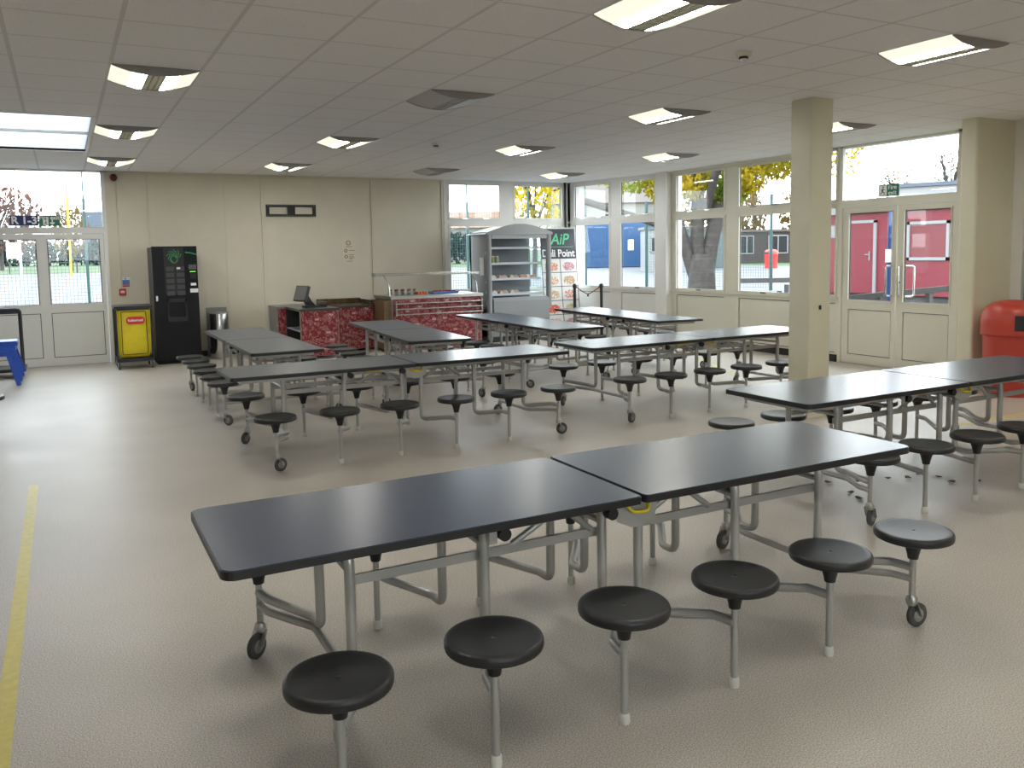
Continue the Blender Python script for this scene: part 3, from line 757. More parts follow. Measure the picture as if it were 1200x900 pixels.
# wall fittings
a = thing('alarm_sounder', 'dark red round alarm sounder high on the back wall above the R 1-3 doors corner', 'alarm', (1.0, YB, 2.86))
MB().lathe([(.045, .0), (.052, .03), (.052, .06), (.044, .075), (.02, .078)], 20, (0, 0, 0), Matrix.Rotation(R(90), 4, 'X')).build('body', pmat('dark_red', (.16, .015, .02), .4), a)
MB().lathe([(.022, .078), (.020, .088), (.004, .09)], 14, (0, 0, 0), Matrix.Rotation(R(90), 4, 'X')).build('lens', M['black'], a)
struct('trim_17', MB().tube([(1.03, YB - .012, 1.15), (1.03, YB - .012, 2.80)], .011, 8), M['seam'])
a = thing('fire_call_point', 'small red fire alarm call point on the wall above the yellow cart', 'fire call point', (1.035, YB, 1.095))
MB().box(-.05, .05, -.045, 0, -.05, .05).build('body', M['redsign'], a, bevel=.004)
MB().box(-.03, .03, -.049, -.044, -.02, .02).build('glass', M['print_w'], a)
a = thing('fire_notice', 'small blue and red fire action notice on the wall above the red call point', 'notice', (1.085, YB, 1.245))
MB().box(-.065, .065, -.006, 0, -.075, .075).build('board', M['print_w'], a)
MB().box(-.06, .06, -.008, -.005, -.045, .035).build('blue_panel', M['bluenotice'], a); MB().box(-.06, .06, -.008, -.005, -.072, -.048).build('red_strip', M['redsign'], a)
MB().lathe([(.012, 0), (.012, .003)], 12, (0, -.006, .055), Matrix.Rotation(R(90), 4, 'X')).build('blue_symbol', M['bluenotice'], a)
# screen bracket: black frame with two letter-box openings
a = thing('wall_bracket', 'black slotted steel screen bracket bolted high on the back wall', 'wall bracket', (3.71, YB, 2.375))
m_ = MB(); W = .42
m_.box(-W, W, -.03, 0, .075, .10); m_.box(-W, W, -.03, 0, -.10, -.075)
for x0, x1 in ((-W, -W + .055), (-.065, .065), (W - .055, W)): m_.box(x0, x1, -.03, 0, -.075, .075)
m_.box(-W, W, -.022, 0, .06, .075); m_.box(-W, W, -.022, 0, -.075, -.06)
m_.build('plate', M['black'], a)
m_ = MB()
for k in range(18):
    x = -W + .035 + k * .0453
    for z in (.088, -.088): m_.box(x - .011, x + .011, -.032, -.029, z - .004, z + .004)
m_.build('slot_pattern', M['hubm'], a)
# pale notice with rings and words
a = thing('paper_notice', 'pale paper notice with dark red ring symbols on the back wall over the counters', 'notice', (4.70, YB, 1.685))
MB().box(-.125, .125, -.003, 0, -.20, .20).build('sheet', M['cream_board'], a)
rm = pmat('maroon_print', (.22, .035, .035), .5); r_ = MB()
for (x, z, rr) in ((-.01, .135, .036), (-.06, .0, .024), (-.055, -.105, .026)):
    r_.tube([(x + rr * math.cos(R(q)), -.004, z + rr * math.sin(R(q))) for q in range(0, 361, 30)], .006, 6)
r_.build('ring_symbols', rm, a)
ln = MB()
for (x0, x1, z) in ((-.06, .05, .07), (.0, .10, .005), (.0, .09, -.075), (.0, .075, -.10), (.0, .105, -.125), (.0, .06, -.145), (-.05, .06, -.185)):
    x = x0
    while x < x1:
        w = .012 + .014 * random.random(); ln.box(x, min(x + w, x1), -.0045, -.003, z - .005, z + .005); x += w + .006
ln.build('print_lines', rm, a)

# signs on the glazing
a = thing('room_sign', 'navy blue sign reading R 1-3 in the fanlight of the left doors', 'sign', (-.235, YB - .012, 2.20))
MB().box(-.185, .185, -.008, 0, -.08, .08).build('board', M['navy'], a)
MB().box(-.183, .183, -.009, -.007, -.078, -.074).box(-.183, .183, -.009, -.007, .074, .078).build('border', M['print_w'], a)
text('lettering', 'R 1-3', .155, M['print_w'], a, facing(0, -.0085, -.002), width=.325, bold=.005)
a = thing('fire_exit_sign', 'green Fire exit sign with a down arrow beside the navy R 1-3 sign', 'sign', (.095, YB - .012, 2.20))
MB().box(-.142, .142, -.008, 0, -.08, .08).build('board', M['green'], a)
text('lettering', 'Fire exit', .085, M['print_w'], a, facing(0, -.0085, .042), width=.265, bold=.002)
ar = MB()
ar.prism([(.028, .012), (.044, .012), (.044, -.03), (.062, -.022), (.070, -.036), (.036, -.064), (.002, -.036), (.010, -.022), (.028, -.03)], -.0095, -.007, None, 'y')
ar.build('arrow', M['print_w'], a)
def runner(o, ox, oz, s):
    """white panel with a running figure in an open doorway"""
    MB().box(ox - .034 * s, ox + .034 * s, -.0092, -.007, oz - .038 * s, oz + .038 * s).build('doorway', M['print_w'], o)
    g = MB()
    for (x0, z0, x1, z1, w) in ((0, .012, -.004, -.008, .014), (-.004, -.008, .014, -.018, .007), (.014, -.018, .010, -.034, .006), (-.004, -.008, -.012, -.022, .007), (-.012, -.022, -.026, -.022, .006), (0, .010, .018, .004, .005), (0, .010, -.016, .002, .005)):
        g.bar((ox + x0 * s, -.0098, oz + z0 * s), (ox + x1 * s, -.0098, oz + z1 * s), w * s, .001, (0, 1, 0))
    g.lathe([(.007 * s, -.0005), (.007 * s, .0005)], 10, (ox + .003 * s, -.0098, oz + .024 * s), Matrix.Rotation(R(90), 4, 'X'))
    g.build('running_figure', M['green'], o)
runner(a, -.05, -.028, 1.05)
a = thing('fire_exit_sign', 'green Fire exit sign with a running figure over the cream double doors on the right', 'sign', (XR - .012, 2.68, 2.32), R(-90))
MB().box(-.155, .155, -.008, 0, -.078, .078).build('board', M['green'], a)
runner(a, -.088, 0, 1.75)
text('lettering', 'Fire', .082, M['print_w'], a, facing(.055, -.0085, .034), bold=.001)
text('lettering', 'exit', .082, M['print_w'], a, facing(.055, -.0085, -.036), bold=.001)

# ------------------------------------------------------------------ servery
a = thing('corner_cabinet', 'low grey cabinet with a red printed front, between the back wall and till counter', 'cabinet', (3.27, 9.15, 0)); a.scale = (1, 1, .955)
MB().box(0, .70, .02, .58, .0, .80).build('body', M['greycab'], a)
MB().box(.02, .69, 0, .02, .06, .79).build('front_panel', M['doodle'], a)
MB().box(-.01, .70, -.01, .59, .80, .825).build('worktop', M['greycab'], a)
a = thing('till_counter', 'red printed counter with a dark top and open side, carrying the till', 'counter', (3.41, 8.20, 0)); a.scale = (1, 1, .94)
MB().box(.01, .60, 0, .025, .05, .80).build('front_panel', M['doodle'], a)
MB().box(.57, .60, .025, .90, .05, .80).build('side_panel', M['doodle'], a)
m_ = MB(); m_.box(.0, .57, .88, .91, .05, .80); m_.box(.02, .57, .02, .88, .05, .08); m_.box(.54, .565, .03, .88, .08, .80); m_.box(.02, .56, .027, .04, .08, .8); m_.build('carcass', M['dark'], a)
MB().box(.0, .54, .04, .88, .46, .48).build('shelf', M['shelf'], a)
MB().box(-.01, .62, -.02, .92, .80, .835).build('worktop', M['worktop'], a)
MB().box(.594, .606, -.006, .0, .05, .80).box(.0, .012, -.004, .02, .05, .8).build('corner_strip', M['chrome'], a)
a = thing('till', 'black touch screen till tilted on its stand, standing on the red counter', 'till', (3.60, 8.62, .786))
MB().prism(rrect(-.02, .22, -.12, .14, (.03,) * 4), 0, .03).build('base', M['black'], a)
MB().prism([(.02, .03), (.16, .03), (.10, .10), (.03, .23), (-.04, .23), (-.02, .12)], -.05, .05, None, 'y').build('neck', M['black'], a)
mt = Matrix.Translation((-.05, 0, .22)) @ Matrix.Rotation(R(18), 4, 'Z') @ Matrix.Rotation(R(17), 4, 'Y')
MB().box(-.015, .03, -.17, .17, -.12, .13, mt).build('screen_case', M['black'], a)
MB().box(-.019, -.014, -.155, .155, -.105, .115, mt).build('screen', M['screen'], a)
MB().box(.02, .075, -.06, .06, .06, .12, mt).build('customer_display', M['black'], a)
MB().box(.20, .33, -.10, .06, .0, .05).build('card_reader', M['black'], a)

a = thing('serving_counter', 'red printed counter with a brown-lined tray well behind the till', 'counter', (4.22, 8.90, 0)); a.scale = (1, 1, .97)
MB().box(0, .61, 0, .02, .04, .78).build('front_panel', M['doodle'], a)
MB().box(-.17, .61, .022, .72, .04, .76).build('body', M['greycab'], a)
MB().box(-.175, .62, -.02, .74, .76, .79).build('worktop', M['worktop'], a)
m_ = MB(); m_.box(-.17, .61, .70, .73, .79, .885); m_.box(-.17, -.14, .06, .70, .79, .87); m_.box(.58, .61, .06, .70, .79, .87); m_.box(-.14, .58, .06, .70, .79, .80)
m_.build('tray_well', pmat('brown_tray_well', (.13, .085, .05), .22, metal=.4, noise=.5, nscale=9), a)
a = thing('hot_servery', 'long red printed hot servery with three steel tray rails and a glass sneeze guard', 'servery counter', (4.98, 8.40, 0))
MB().box(.02, 1.62, 0, .02, .03, .87).build('front_panel', M['doodle'], a)
MB().box(.0, 1.64, .022, .82, .03, .86).build('body', M['greycab'], a)
MB().box(-.13, .0, .03, .80, .03, .84).build('end_panel', M['wood'], a)
MB().box(-.02, 1.66, -.02, .84, .865, .915).build('worktop', M['brushed'], a)
for z in (.79, .70, .61):
    MB().tube([(.03, -.07, z), (1.63, -.07, z)], .012).build('tray_rail', M['chrome'], a)
m_ = MB()
for x in (.05, 1.61): m_.box(x - .012, x + .012, -.075, -.0, .58, .83)
m_.build('rail_bracket', M['chrome'], a)
for x in (.0, 1.60):
    MB().tube(rpath([(x, .10, .915), (x - .01, .11, 1.12), (x - .03, .28, 1.25), (x - .10, .44, 1.27)], .12), .014).build('guard_post', M['chrome'], a)
MB().box(-.12, 1.60, .02, .46, 1.255, 1.268, Matrix.Rotation(R(1.5), 4, 'X')).build('sneeze_guard', M['glass2'], a)
MB().box(-.12, 1.60, .005, .03, 1.25, 1.285).box(-.12, 1.60, .45, .47, 1.25, 1.285).build('guard_rail', M['chrome'], a)
MB().box(-.17, -.06, .28, .48, 1.24, 1.30).build('guard_clamp', M['brushed'], a)
# jars, packets and tray on the servery
hx, hy, hz = 4.98, 8.40, .915
bm_ = glassmat('clear_plastic', (.80, .84, .84), 1.5); lidm = pmat('dark_red_lid', (.12, .012, .02), .4)
pr = None
for k in range(14):
    if pr is None:
        pr = thing('sauce_bottle', 'small clear sauce bottle with a dark red cap in the row on the servery', 'bottle', (0, 0, 0), 0, 'clear bottles with dark red caps on the servery')
        MB().lathe([(.020, 0), (.024, .005), (.024, .058), (.014, .074)], 10).build('body', bm_, pr)
        MB().lathe([(.017, .070), (.017, .100), (.010, .104)], 10).build('cap', lidm, pr); o = pr
    else: o = copy_tree(pr)
    o.location = (hx + .05 + .037 * k, hy + .26 + .055 * (k % 3), hz)
pr = None
for k in range(8):
    pk = MB().prism(rrect(-.02, .02, -.026, .026, (.008,) * 4, 2), 0, .05) if pr is None else None
    if pr is None:
        pr = pk.build('snack_packet', pmat('orange_packet', (.55, .12, .03), .4)); o = pr
        tag(pr, 'small orange snack packet standing on the servery between the bottles and the blue tray', 'packet', 'orange packets on the servery')
    else: o = pr.copy(); COL.objects.link(o)
    o.location = (hx + .575 + .045 * (k % 4), hy + .27 + .06 * (k // 4), hz); o.rotation_euler = (0, 0, .3 * (k % 3))
a = thing('blue_tray', 'blue tray holding red packets near the right end of the servery', 'tray', (hx + 1.08, hy + .36, hz))
MB().prism(rrect(-.24, .24, -.12, .12, (.03,) * 4), 0, .012).build('base', M['navy'], a)
m_ = MB(); m_.box(-.24, .24, -.12, -.11, .01, .04); m_.box(-.24, .24, .11, .12, .01, .04); m_.box(-.24, -.23, -.11, .11, .01, .04); m_.box(.23, .24, -.11, .11, .01, .04); m_.build('rim', M['bluenotice'], a)
pr = None
for k in range(7):
    if pr is None:
        pr = MB().prism(rrect(-.024, .024, -.03, .03, (.006,) * 4, 2), 0, .045).build('red_packet', pmat('red_packet_wrap', (.35, .02, .03), .35)); o = pr
        tag(pr, 'small red packet lying in the blue tray on the servery', 'packet', 'red packets in the blue tray')
    else: o = pr.copy(); COL.objects.link(o)
    o.location = (hx + .90 + .06 * k, hy + .34 + .05 * (k % 2), hz + .0125); o.rotation_euler = (0, 0, .2 * k)

# ------------------------------------------------------------------ deli display fridge
a = thing('display_fridge', 'tall grey open-front deli display fridge with an arched top and five shelves', 'display fridge', (6.88, 8.62, 0)); FW = 1.22
side = [(.05, .10), (.78, .10), (.78, 1.97), (.10, 1.97), (.06, 1.80), (.20, 1.30), (.22, 1.0), (.10, .80), (.05, .62)]
MB().prism([(.03, .10), (.78, .10), (.78, 1.97), (.03, 1.97)], .0, .03, None, 'x').build('side_panel', M['fridge'], a)
MB().box(.0, FW, .72, .78, .10, 1.97).build('back_panel', M['fridge'], a)
MB().box(.031, FW - .03, .70, .72, .62, 1.90).build('liner', M['fridge_in'], a)
MB().box(.012, .030, .05, .70, .62, 1.90).build('liner', M['fridge_in'], a) if False else None
MB().box(.0, FW, .06, .72, .10, .60).build('base_cabinet', M['fridge'], a)
MB().prism([(-.02, .34), (-.05, .40), (-.05, .74), (-.02, .80), (.055, .80), (.055, .34)], .06, FW - .02, None, 'x').build('front_bumper', M['fridge'], a)
MB().box(.02, FW - .02, .08, .70, 0, .10).build('plinth', M['dark'], a)
for x in (.0, FW):
    MB().prism([(x + .05 * math.cos(R(q)), .0 + .05 * math.sin(R(q))) for q in range(0, 360, 24)], .06 if x == 0 else .60, 1.93).build('pilaster', M['fridge'], a)
ar = [(-.06, 1.92)]; 
for k in range(15):
    u = k / 14; ar.append((-.06 + (FW + .12) * u, 1.96 + .15 * math.sin(PI * u)))
ar.append((FW + .06, 1.92))
MB().prism(ar, -.06, -.02, None, 'y').prism([(p[0] * .99 + .005, p[1] - .025 if p[1] > 1.93 else p[1]) for p in ar], -.02, .80, None, 'y').build('canopy', M['fridge'], a)
MB().box(.05, FW - .05, -.03, .02, 1.85, 1.925).build('header_rail', pmat('pale_header', (.42, .43, .44), .4), a)
shz = (1.70, 1.42, 1.14, .865, .63)
for z in shz:
    sh = MB().box(.035, FW - .06, .20 if z > 1 else .14, .70, z - .012, z).build('shelf', M['shelf'], a)
    MB().box(.035, FW - .06, .19 if z > 1 else .13, .20 if z > 1 else .14, z - .035, z + .004).build('ticket_rail', M['shelf'], sh)
MB().prism([(.05, .60), (.70, .60), (.70, 1.90), (.05, 1.90)], FW - .03, FW - .022, None, 'x').build('side_glass', M['glass2'], a)
MB().box(-.008, -.001, .20, .36, 1.20, 1.52).build('price_card', M['print_w'], a)
m_ = MB()
for z in (.52, .70, .90, 1.08, 1.60): m_.box(-.012, .0, .08, .11, z - .02, z + .02)
m_.build('side_clip', M['print_w'], a)
pr = None
for k in range(3):
    if pr is None:
        pr = thing('food_jar', 'small pale green jar, one of three standing on the second shelf of the deli fridge', 'jar', (0, 0, 0), 0, 'jars on the second fridge shelf')
        MB().lathe([(.036, 0), (.040, .006), (.040, .095), (.034, .105)], 16).build('body', pmat('olive_jar', (.34, .35, .16), .35), pr)
        MB().lathe([(.036, .103), (.036, .122), (.030, .125)], 16).build('lid', M['cream_board'], pr); o = pr
    else: o = copy_tree(pr)
    o.location = (6.88 + .13 + .088 * k, 8.62 + .30, 1.42)
fm = [pmat('wrap_%d' % i, c_, .3) for i, c_ in enumerate([(.55, .42, .30), (.62, .58, .52), (.50, .30, .22), (.60, .50, .42)])]
def wrap(mat):
    b_ = MB(); b_.prism([(-.05, 0), (.05, 0), (.055, .02), (.02, .055), (-.03, .05), (-.055, .025)], -.035, .035, None, 'y'); return b_.build('wrapped_sandwich', mat)
def pack_row(z, x0, n, step, lab, grp, y=.27):
    base = [wrap(m__) for m__ in fm]
    for k in range(n):
        if k < len(base): o = base[k]
        else: o = base[k % len(base)].copy(); COL.objects.link(o)
        o.location = (6.88 + x0 + step * k, 8.62 + y + .02 * (k % 2), z); o.rotation_euler = (0, 0, .25 * ((k * 7) % 5 - 2))
        tag(o, lab, 'sandwich', grp)
    for o in base[n:]: bpy.data.objects.remove(o)
pack_row(1.14, .10, 9, .118, 'small wrapped snack in the row on the third shelf of the deli fridge', 'wrapped food on the third fridge shelf')
pack_row(.865, .12, 6, .115, 'small wrapped snack in the row on the fourth shelf of the deli fridge', 'wrapped food on the fourth fridge shelf')
pack_row(.82 - .19, .10, 4, .20, 'wrapped snack lying in the bottom tray of the deli fridge', 'wrapped food in the bottom fridge tray', .24)

# ------------------------------------------------------------------ roll-up banner and rope barrier
a = thing('roll_up_banner', 'tall black and white roll-up banner reading AiP Deli Point, beside the deli fridge', 'banner', (8.76, 9.18, 0))
BT = Matrix.Rotation(R(-6.5), 4, 'X')
MB().box(-.42, .42, -.06, .10, 0, .07).build('base', M['brushed'], a)
sheet = MB().box(-.395, .395, 0, .004, .06, 2.06, BT).build('sheet', M['print_w'], a)
MB().box(-.395, .395, -.004, 0, 1.48, 2.06, BT).build('header_print', M['banner'], sheet)
MB().box(-.40, .40, -.008, .012, 2.055, 2.08, BT).build('top_bar', M['brushed'], a)
MB().tube([BT @ Vector((0, .03, .05)), BT @ Vector((0, .03, 2.05))], .01).build('pole', M['brushed'], a)
text('lettering', 'AiP', .30, M['aip'], sheet, BT @ facing(.03, -.005, 1.845), width=.44, bold=.004, shear=.25)
MB().box(-.18, .34, -.006, -.003, 1.700, 1.708, BT).build('underline', M['aip'], sheet)
text('lettering', 'Deli Point', .20, M['print_w'], sheet, BT @ facing(-.005, -.005, 1.575), width=.73, bold=.004)
gr = MB(); 
for x in (-.393, .02, .393): gr.box(x - .006, x + .006, -.004, 0, .08, 1.48, BT)
for k in range(6): gr.box(-.393, .393, -.004, 0, 1.474 - k * .272, 1.486 - k * .272, BT)
gr.build('grid_print', M['banner'], sheet)
for k in range(5):
    for j, (x0, x1) in enumerate(((-.385, .012), (.028, .385))):
        z1 = 1.472 - k * .272
        MB().box(x0, x1, -.003, 0, z1 - .256, z1, BT).build('food_photo', FOOD[(k * 2 + j) % 8], sheet)
def bpost(x, y, lab):
    t = thing('barrier_post', lab, 'barrier post', (x, y, 0), 0, 'black barrier posts by the banner')
    MB().lathe([(.15, 0), (.15, .015), (.05, .03), (.03, .04)], 24).build('base', M['black'], t)
    MB().tube([(0, 0, .03), (0, 0, .93)], .028, 16).build('pole', M['black'], t)
    MB().lathe([(.036, .92), (.040, .94), (.038, .975), (.022, .995), (.005, 1.0)], 16).build('cap', M['black'], t)
    return t
bpost(8.72, 8.72, 'black barrier post in front of the food pictures of the banner')
bpost(9.12, 8.42, 'black barrier post standing in front of the white panel under the corner window')
a = thing('barrier_rope', 'dark red rope sagging between the two black barrier posts', 'barrier rope', (8.72, 8.72, 0))
pts = []
for k in range(17):
    u = k / 16; s = .30 * abs(u) if False else 0
    d_ = .13 * (1 - abs(2 * u - 1) ** 1.3)
    pts.append((.03 + (.40 - .06) * u, -.02 - (.30 - .04) * u, .93 - d_))
MB().tube(pts, .008, 8).build('rope', pmat('dark_red_rope', (.10, .03, .035), .6), a)
for q in (0, 16): MB().lathe([(.016, -.02), (.018, 0), (.012, .02)], 10, pts[q]).build('hook', M['redsign'], a)
MB().lathe([(.006, -.05), (.018, -.035), (.014, -.005)], 10, pts[8]).build('weight', M['black'], a)

# ------------------------------------------------------------------ right-hand litter bin
a = thing('litter_bin', 'red plastic dome-topped litter bin at the right edge, beside the pillar', 'bin', (9.10, .62, 0))
MB().lathe([(.24, 0), (.25, .02), (.275, .62), (.285, .66)], 36).build('body', M['red'], a)
hd = MB().lathe([(.292, .64), (.296, .66), (.296, .80), (.285, .87), (.25, .935), (.19, .98), (.10, 1.005), (.02, 1.012)], 36).build('hood', M['red'], a)
for q in (-120, 60):
    m_ = MB(); an = [R(q - 24 + 6 * k) for k in range(9)]
    m_.prism([(.299 * math.cos(t_), .299 * math.sin(t_)) for t_ in an] + [(.27 * math.cos(t_), .27 * math.sin(t_)) for t_ in an[::-1]], .70, .86)
    m_.build('opening', M['dark'], hd)
MB().lathe([(.30, .636), (.30, .652)], 36).build('rim', pmat('dark_red_rim', (.36, .035, .025), .4), hd)

# ------------------------------------------------------------------ stacked blue chairs and black trolley on the left
def chair_parts(root):
    MB().prism(rrect(-.20, .20, -.20, .20, (.05, .05, .05, .05)), .43, .448).build('seat', M['blueplastic'], root)
    MB().box(.17, .205, -.19, .19, .385, .44).box(-.19, .19, -.195, -.175, .385, .44).box(-.19, .19, .175, .195, .385, .44).build('apron', M['blueplastic'], root)
    for (x, y) in ((.19, -.19), (.19, .19), (-.19, -.19), (-.19, .19)):
        s = 1 if x > 0 else -1
        m_ = MB(); a_ = Vector((x * .72, y * .92, .42)); b_ = Vector((x * 1.28, y * 1.12, 0)); m_.bar(a_, b_, .032, .05, (s, 0, .2)); m_.build('leg', M['blueplastic'], root)
    m_ = MB(); prof = [(-.19, .44), (-.215, .60), (-.255, .82), (-.235, .82), (-.195, .60), (-.165, .445)]
    m_.prism(prof, -.19, .19, None, 'y'); m_.build('backrest', M['blueplastic'], root)
cx, cy = -.60, 7.98
ch0 = thing('stacking_chair', 'blue plastic stacking chair at the bottom of the stack by the left edge', 'chair', (cx, cy, 0), 0, 'stacked blue chairs'); chair_parts(ch0)
for k, lab in ((1, 'blue plastic stacking chair in the middle of the stack by the left edge'), (2, 'blue plastic stacking chair on top of the stack by the left edge')):
    o = copy_tree(ch0); o.location = (cx + .022 * k, cy + .03 * k, .062 * k); o['label'] = lab
a = thing('chair_trolley', 'black trolley with an upright handle frame behind the stacked blue chairs', 'trolley', (-.66, 8.62, 0))
fr = MB()
fr.tube(rpath([(-.33, 0, .10), (-.33, 0, .94), (.33, 0, .94), (.33, 0, .10)], .05), .024, 12); fr.build('handle_frame', M['black'], a)
MB().box(-.30, .33, -.016, .016, .885, .955).build('top_bar', M['black'], a)
MB().box(-.36, .36, -.06, .50, .085, .13).build('platform', M['black'], a)
for x in (-.29, .29):
    for y in (.0, .44): MB().lathe([(.012, -.014), (.045, -.014), (.048, -.008), (.048, .008), (.045, .014), (.012, .014)], 18, (x, y, .048), Matrix.Rotation(R(90), 4, 'Y')).build('wheel', M['tyre'], a)
    MB().box(x - .02, x + .02, .41, .47, .048, .09).box(x - .02, x + .02, -.03, .03, .05, .09).build('wheel_fork', M['brushed'], a)

# dry leaves blown in by the doors
lm = pmat('dry_leaf', (.10, .065, .05), .8); pr = None
for k, (x, y) in enumerate([(4.68, -1.06), (4.62, -1.18), (5.18, -.95), (5.43, -1.0), (5.5, -1.11), (5.45, -1.24), (4.75, -.82), (5.5, -.86), (5.30, -1.02), (4.92, -.90), (5.62, -1.32)]):
    if pr is None:
        me = MB(); n = 8
        pts = [(.034 * math.cos(2 * PI * q / n) * (1 + .25 * (q % 2)), .019 * math.sin(2 * PI * q / n) * (1 + .3 * (q % 2)), .004 + .012 * abs(math.cos(2 * PI * q / n))) for q in range(n)]
        me._add(pts + [(p[0], p[1], p[2] - .0015) for p in pts], [tuple(range(n)), tuple(range(2 * n - 1, n - 1, -1))] + [(q, q + n, (q + 1) % n + n, (q + 1) % n) for q in range(n)])
        pr = o = me.build('dry_leaf', lm)
        tag(pr, 'small dry brown leaf on the floor under the right-hand stool table', 'leaf', 'dry leaves blown onto the floor')
    else: o = pr.copy(); COL.objects.link(o)
    o.location = (x, y, .001); s = .55 + .55 * random.random(); o.scale = (s, s, s); o.rotation_euler = (0, 0, k * 1.3)

# ------------------------------------------------------------------ outside
def gz(x, y):
    dx = max(-4.8 - x, 0, x - 10.0); dy = max(-8.7 - y, 0, y - 10.0)
    return -.03 + .0125 * math.hypot(dx, dy)
def terrain(name, keep, mat, step=4):
    m_ = MB(); xs = [x for x in range(-92, 150, step)]; ys = [y for y in range(-60, 160, step)]; idx = {}
    for x in xs:
        for y in ys:
            if keep(x + step / 2, y + step / 2):
                q = []
                for (a_, b_) in ((x, y), (x + step, y), (x + step, y + step), (x, y + step)):
                    if (a_, b_) not in idx: idx[(a_, b_)] = len(m_.v); m_.v.append((a_, b_, gz(a_, b_)))
                    q.append(idx[(a_, b_)])
                m_.f.append(q); m_.sm.append(True)
    return struct(name, m_, mat)
def court(x, y): return y < (66 if x < 12 else 54 - .25 * (x - 12)) and x < 36 - .10 * max(0, y) + 6 and x > -60 and y > -50
terrain('ground', court, M['tarmac']); terrain('field', lambda x, y: not court(x, y), M['grass'])
pv = MB(); pv.box(10.05, 17, -9, 9.0, -.028, .02); struct('path', pv, M['paving'])
gb = MB(); gb.box(13.2, 14.4, -8, 8, .02, .03); gb.box(15.2, 19.5, -8, 8, .0, .05); struct('lawn', gb, M['grass'])

# mesh fence round the court
def fence(name, lab, pts, tall):
    t = thing(name, lab, 'fence')
    for i, p in enumerate(pts):
        z0 = gz(*p); m_ = MB(); m_.box(p[0] - .04, p[0] + .04, p[1] - .04, p[1] + .04, z0, z0 + 3.3)
        if tall: m_.box(p[0] - .022, p[0] + .022, p[1] - .022, p[1] + .022, z0 + 3.3, z0 + 5.2)
        m_.build('fence_post', M['post'], t)
    L = (Vector(pts[1]) - Vector(pts[0])).length; w = MB()
    n = int(L / .1)
    for k in range(1, n): w.box(L * k / n - .0035, L * k / n + .0035, -.0035, .0035, .06, 3.2)
    for k in range(32): w.box(.04, L - .04, -.0095, -.0035, .08 + k * .1, .087 + k * .1)
    me = w.mesh('mesh_panel', M['wire'])
    for i in range(len(pts) - 1):
        a_, b_ = Vector(pts[i]), Vector(pts[i + 1]); d = b_ - a_
        o = bpy.data.objects.new('mesh_panel', me); COL.objects.link(o); o.parent = t
        o.location = (a_.x, a_.y, gz(*a_)); o.rotation_euler = (0, 0, math.atan2(d.y, d.x)); o.scale = (d.length / L, 1, 1)
fence('mesh_fence', 'tall green mesh fence along the court behind the back wall windows', [(-9.1 + 2.5 * k, 24.3 - .09 * k) for k in range(12)], True)
fence('mesh_fence', 'green mesh fence returning past the big tree beyond the right-hand windows', [(20.3, 21.9), (21.25, 19.4), (21.85, 16.9)], False)

def leaves(mb, c, rad, n, size, seed, shell=.45):
    rnd = random.Random(seed)
    for _ in range(n):
        while True:
            p = Vector((rnd.uniform(-1, 1), rnd.uniform(-1, 1), rnd.uniform(-1, 1)))
            if shell < p.length < 1: break
        q = Vector((c[0] + p.x * rad[0], c[1] + p.y * rad[1], c[2] + p.z * rad[2]))
        e = Euler((rnd.uniform(0, 6.3), rnd.uniform(0, 6.3), rnd.uniform(0, 6.3))).to_matrix(); s = size * rnd.uniform(.6, 1.3)
        mb._add([q + e @ Vector(v_) for v_ in ((-s, 0, 0), (0, -s * .5, s * .12), (s, 0, 0), (0, s * .5, s * .12))], [(0, 1, 2, 3)])
def tree(lab, x, y, h, rad, mat, n, size, grp='trees beyond the court', name='tree', bare=False):
    z0 = gz(x, y); t = thing(name, lab, 'tree', (x, y, z0), 0, grp)
    tr = MB(); tr.tube([(0, 0, 0), (.05, 0, h * .3), (-.05, 0, h * .62)], max(.07, h * .022), 8)
    rnd = random.Random(int(x * 7 + y))
    for k in range(26 if bare else 7):
        a_ = rnd.uniform(0, 6.28); zz = h * rnd.uniform(.3, .62); e = rnd.uniform(.5, .95)
        tr.tube([(0, 0, zz), (rad[0] * e * .5 * math.cos(a_), rad[1] * e * .5 * math.sin(a_), zz + (h - zz) * .55), (rad[0] * e * math.cos(a_), rad[1] * e * math.sin(a_), zz + (h - zz) * rnd.uniform(.6, .95))], h * (.004 if bare else .008), 5)
    tr.build('trunk', M['bark'], t)
    cr = MB(); leaves(cr, (0, 0, h - rad[2]), rad, n, size, int(x + y * 3)); cr.build('crown', mat, t)
    return t
# the big tree close to the right-hand windows
bt_ = thing('big_tree', 'big tree with a thick grey trunk and yellow autumn leaves outside the right windows', 'tree', (16.35, 13.95, gz(16.35, 13.95)))
tk = MB()
tk.lathe([(.52, -.05), (.45, .08), (.40, .35), (.37, .8), (.36, 1.15), (.27, 1.4)], 20, (-.15, -.07, 0))
for (pp_, r0) in ((((-.03, -.12, .7), (.10, -.15, 1.6), (.30, -.2, 2.6), (1.0, -.7, 4.6)), .215), (((-.15, .0, .8), (-.22, .05, 2.0), (-.1, .1, 4.8)), .19), (((-.27, .05, .6), (-.48, .25, 1.6), (-.72, .42, 2.7), (-1.6, 1.0, 4.3)), .165),
                  (((-.45, .25, 1.75), (-1.2, .75, 2.30), (-2.9, 1.9, 3.0)), .10), (((.2, -.1, 2.3), (.2, .8, 3.4), (.6, 2.4, 4.6)), .13), (((-.1, -.1, 2.4), (-.5, -1.0, 3.5), (-1.0, -2.4, 4.6)), .12)):
    tk.tube(rpath(pp_, .8), r0, 10)
tk.build('trunk', M['bark'], bt_)
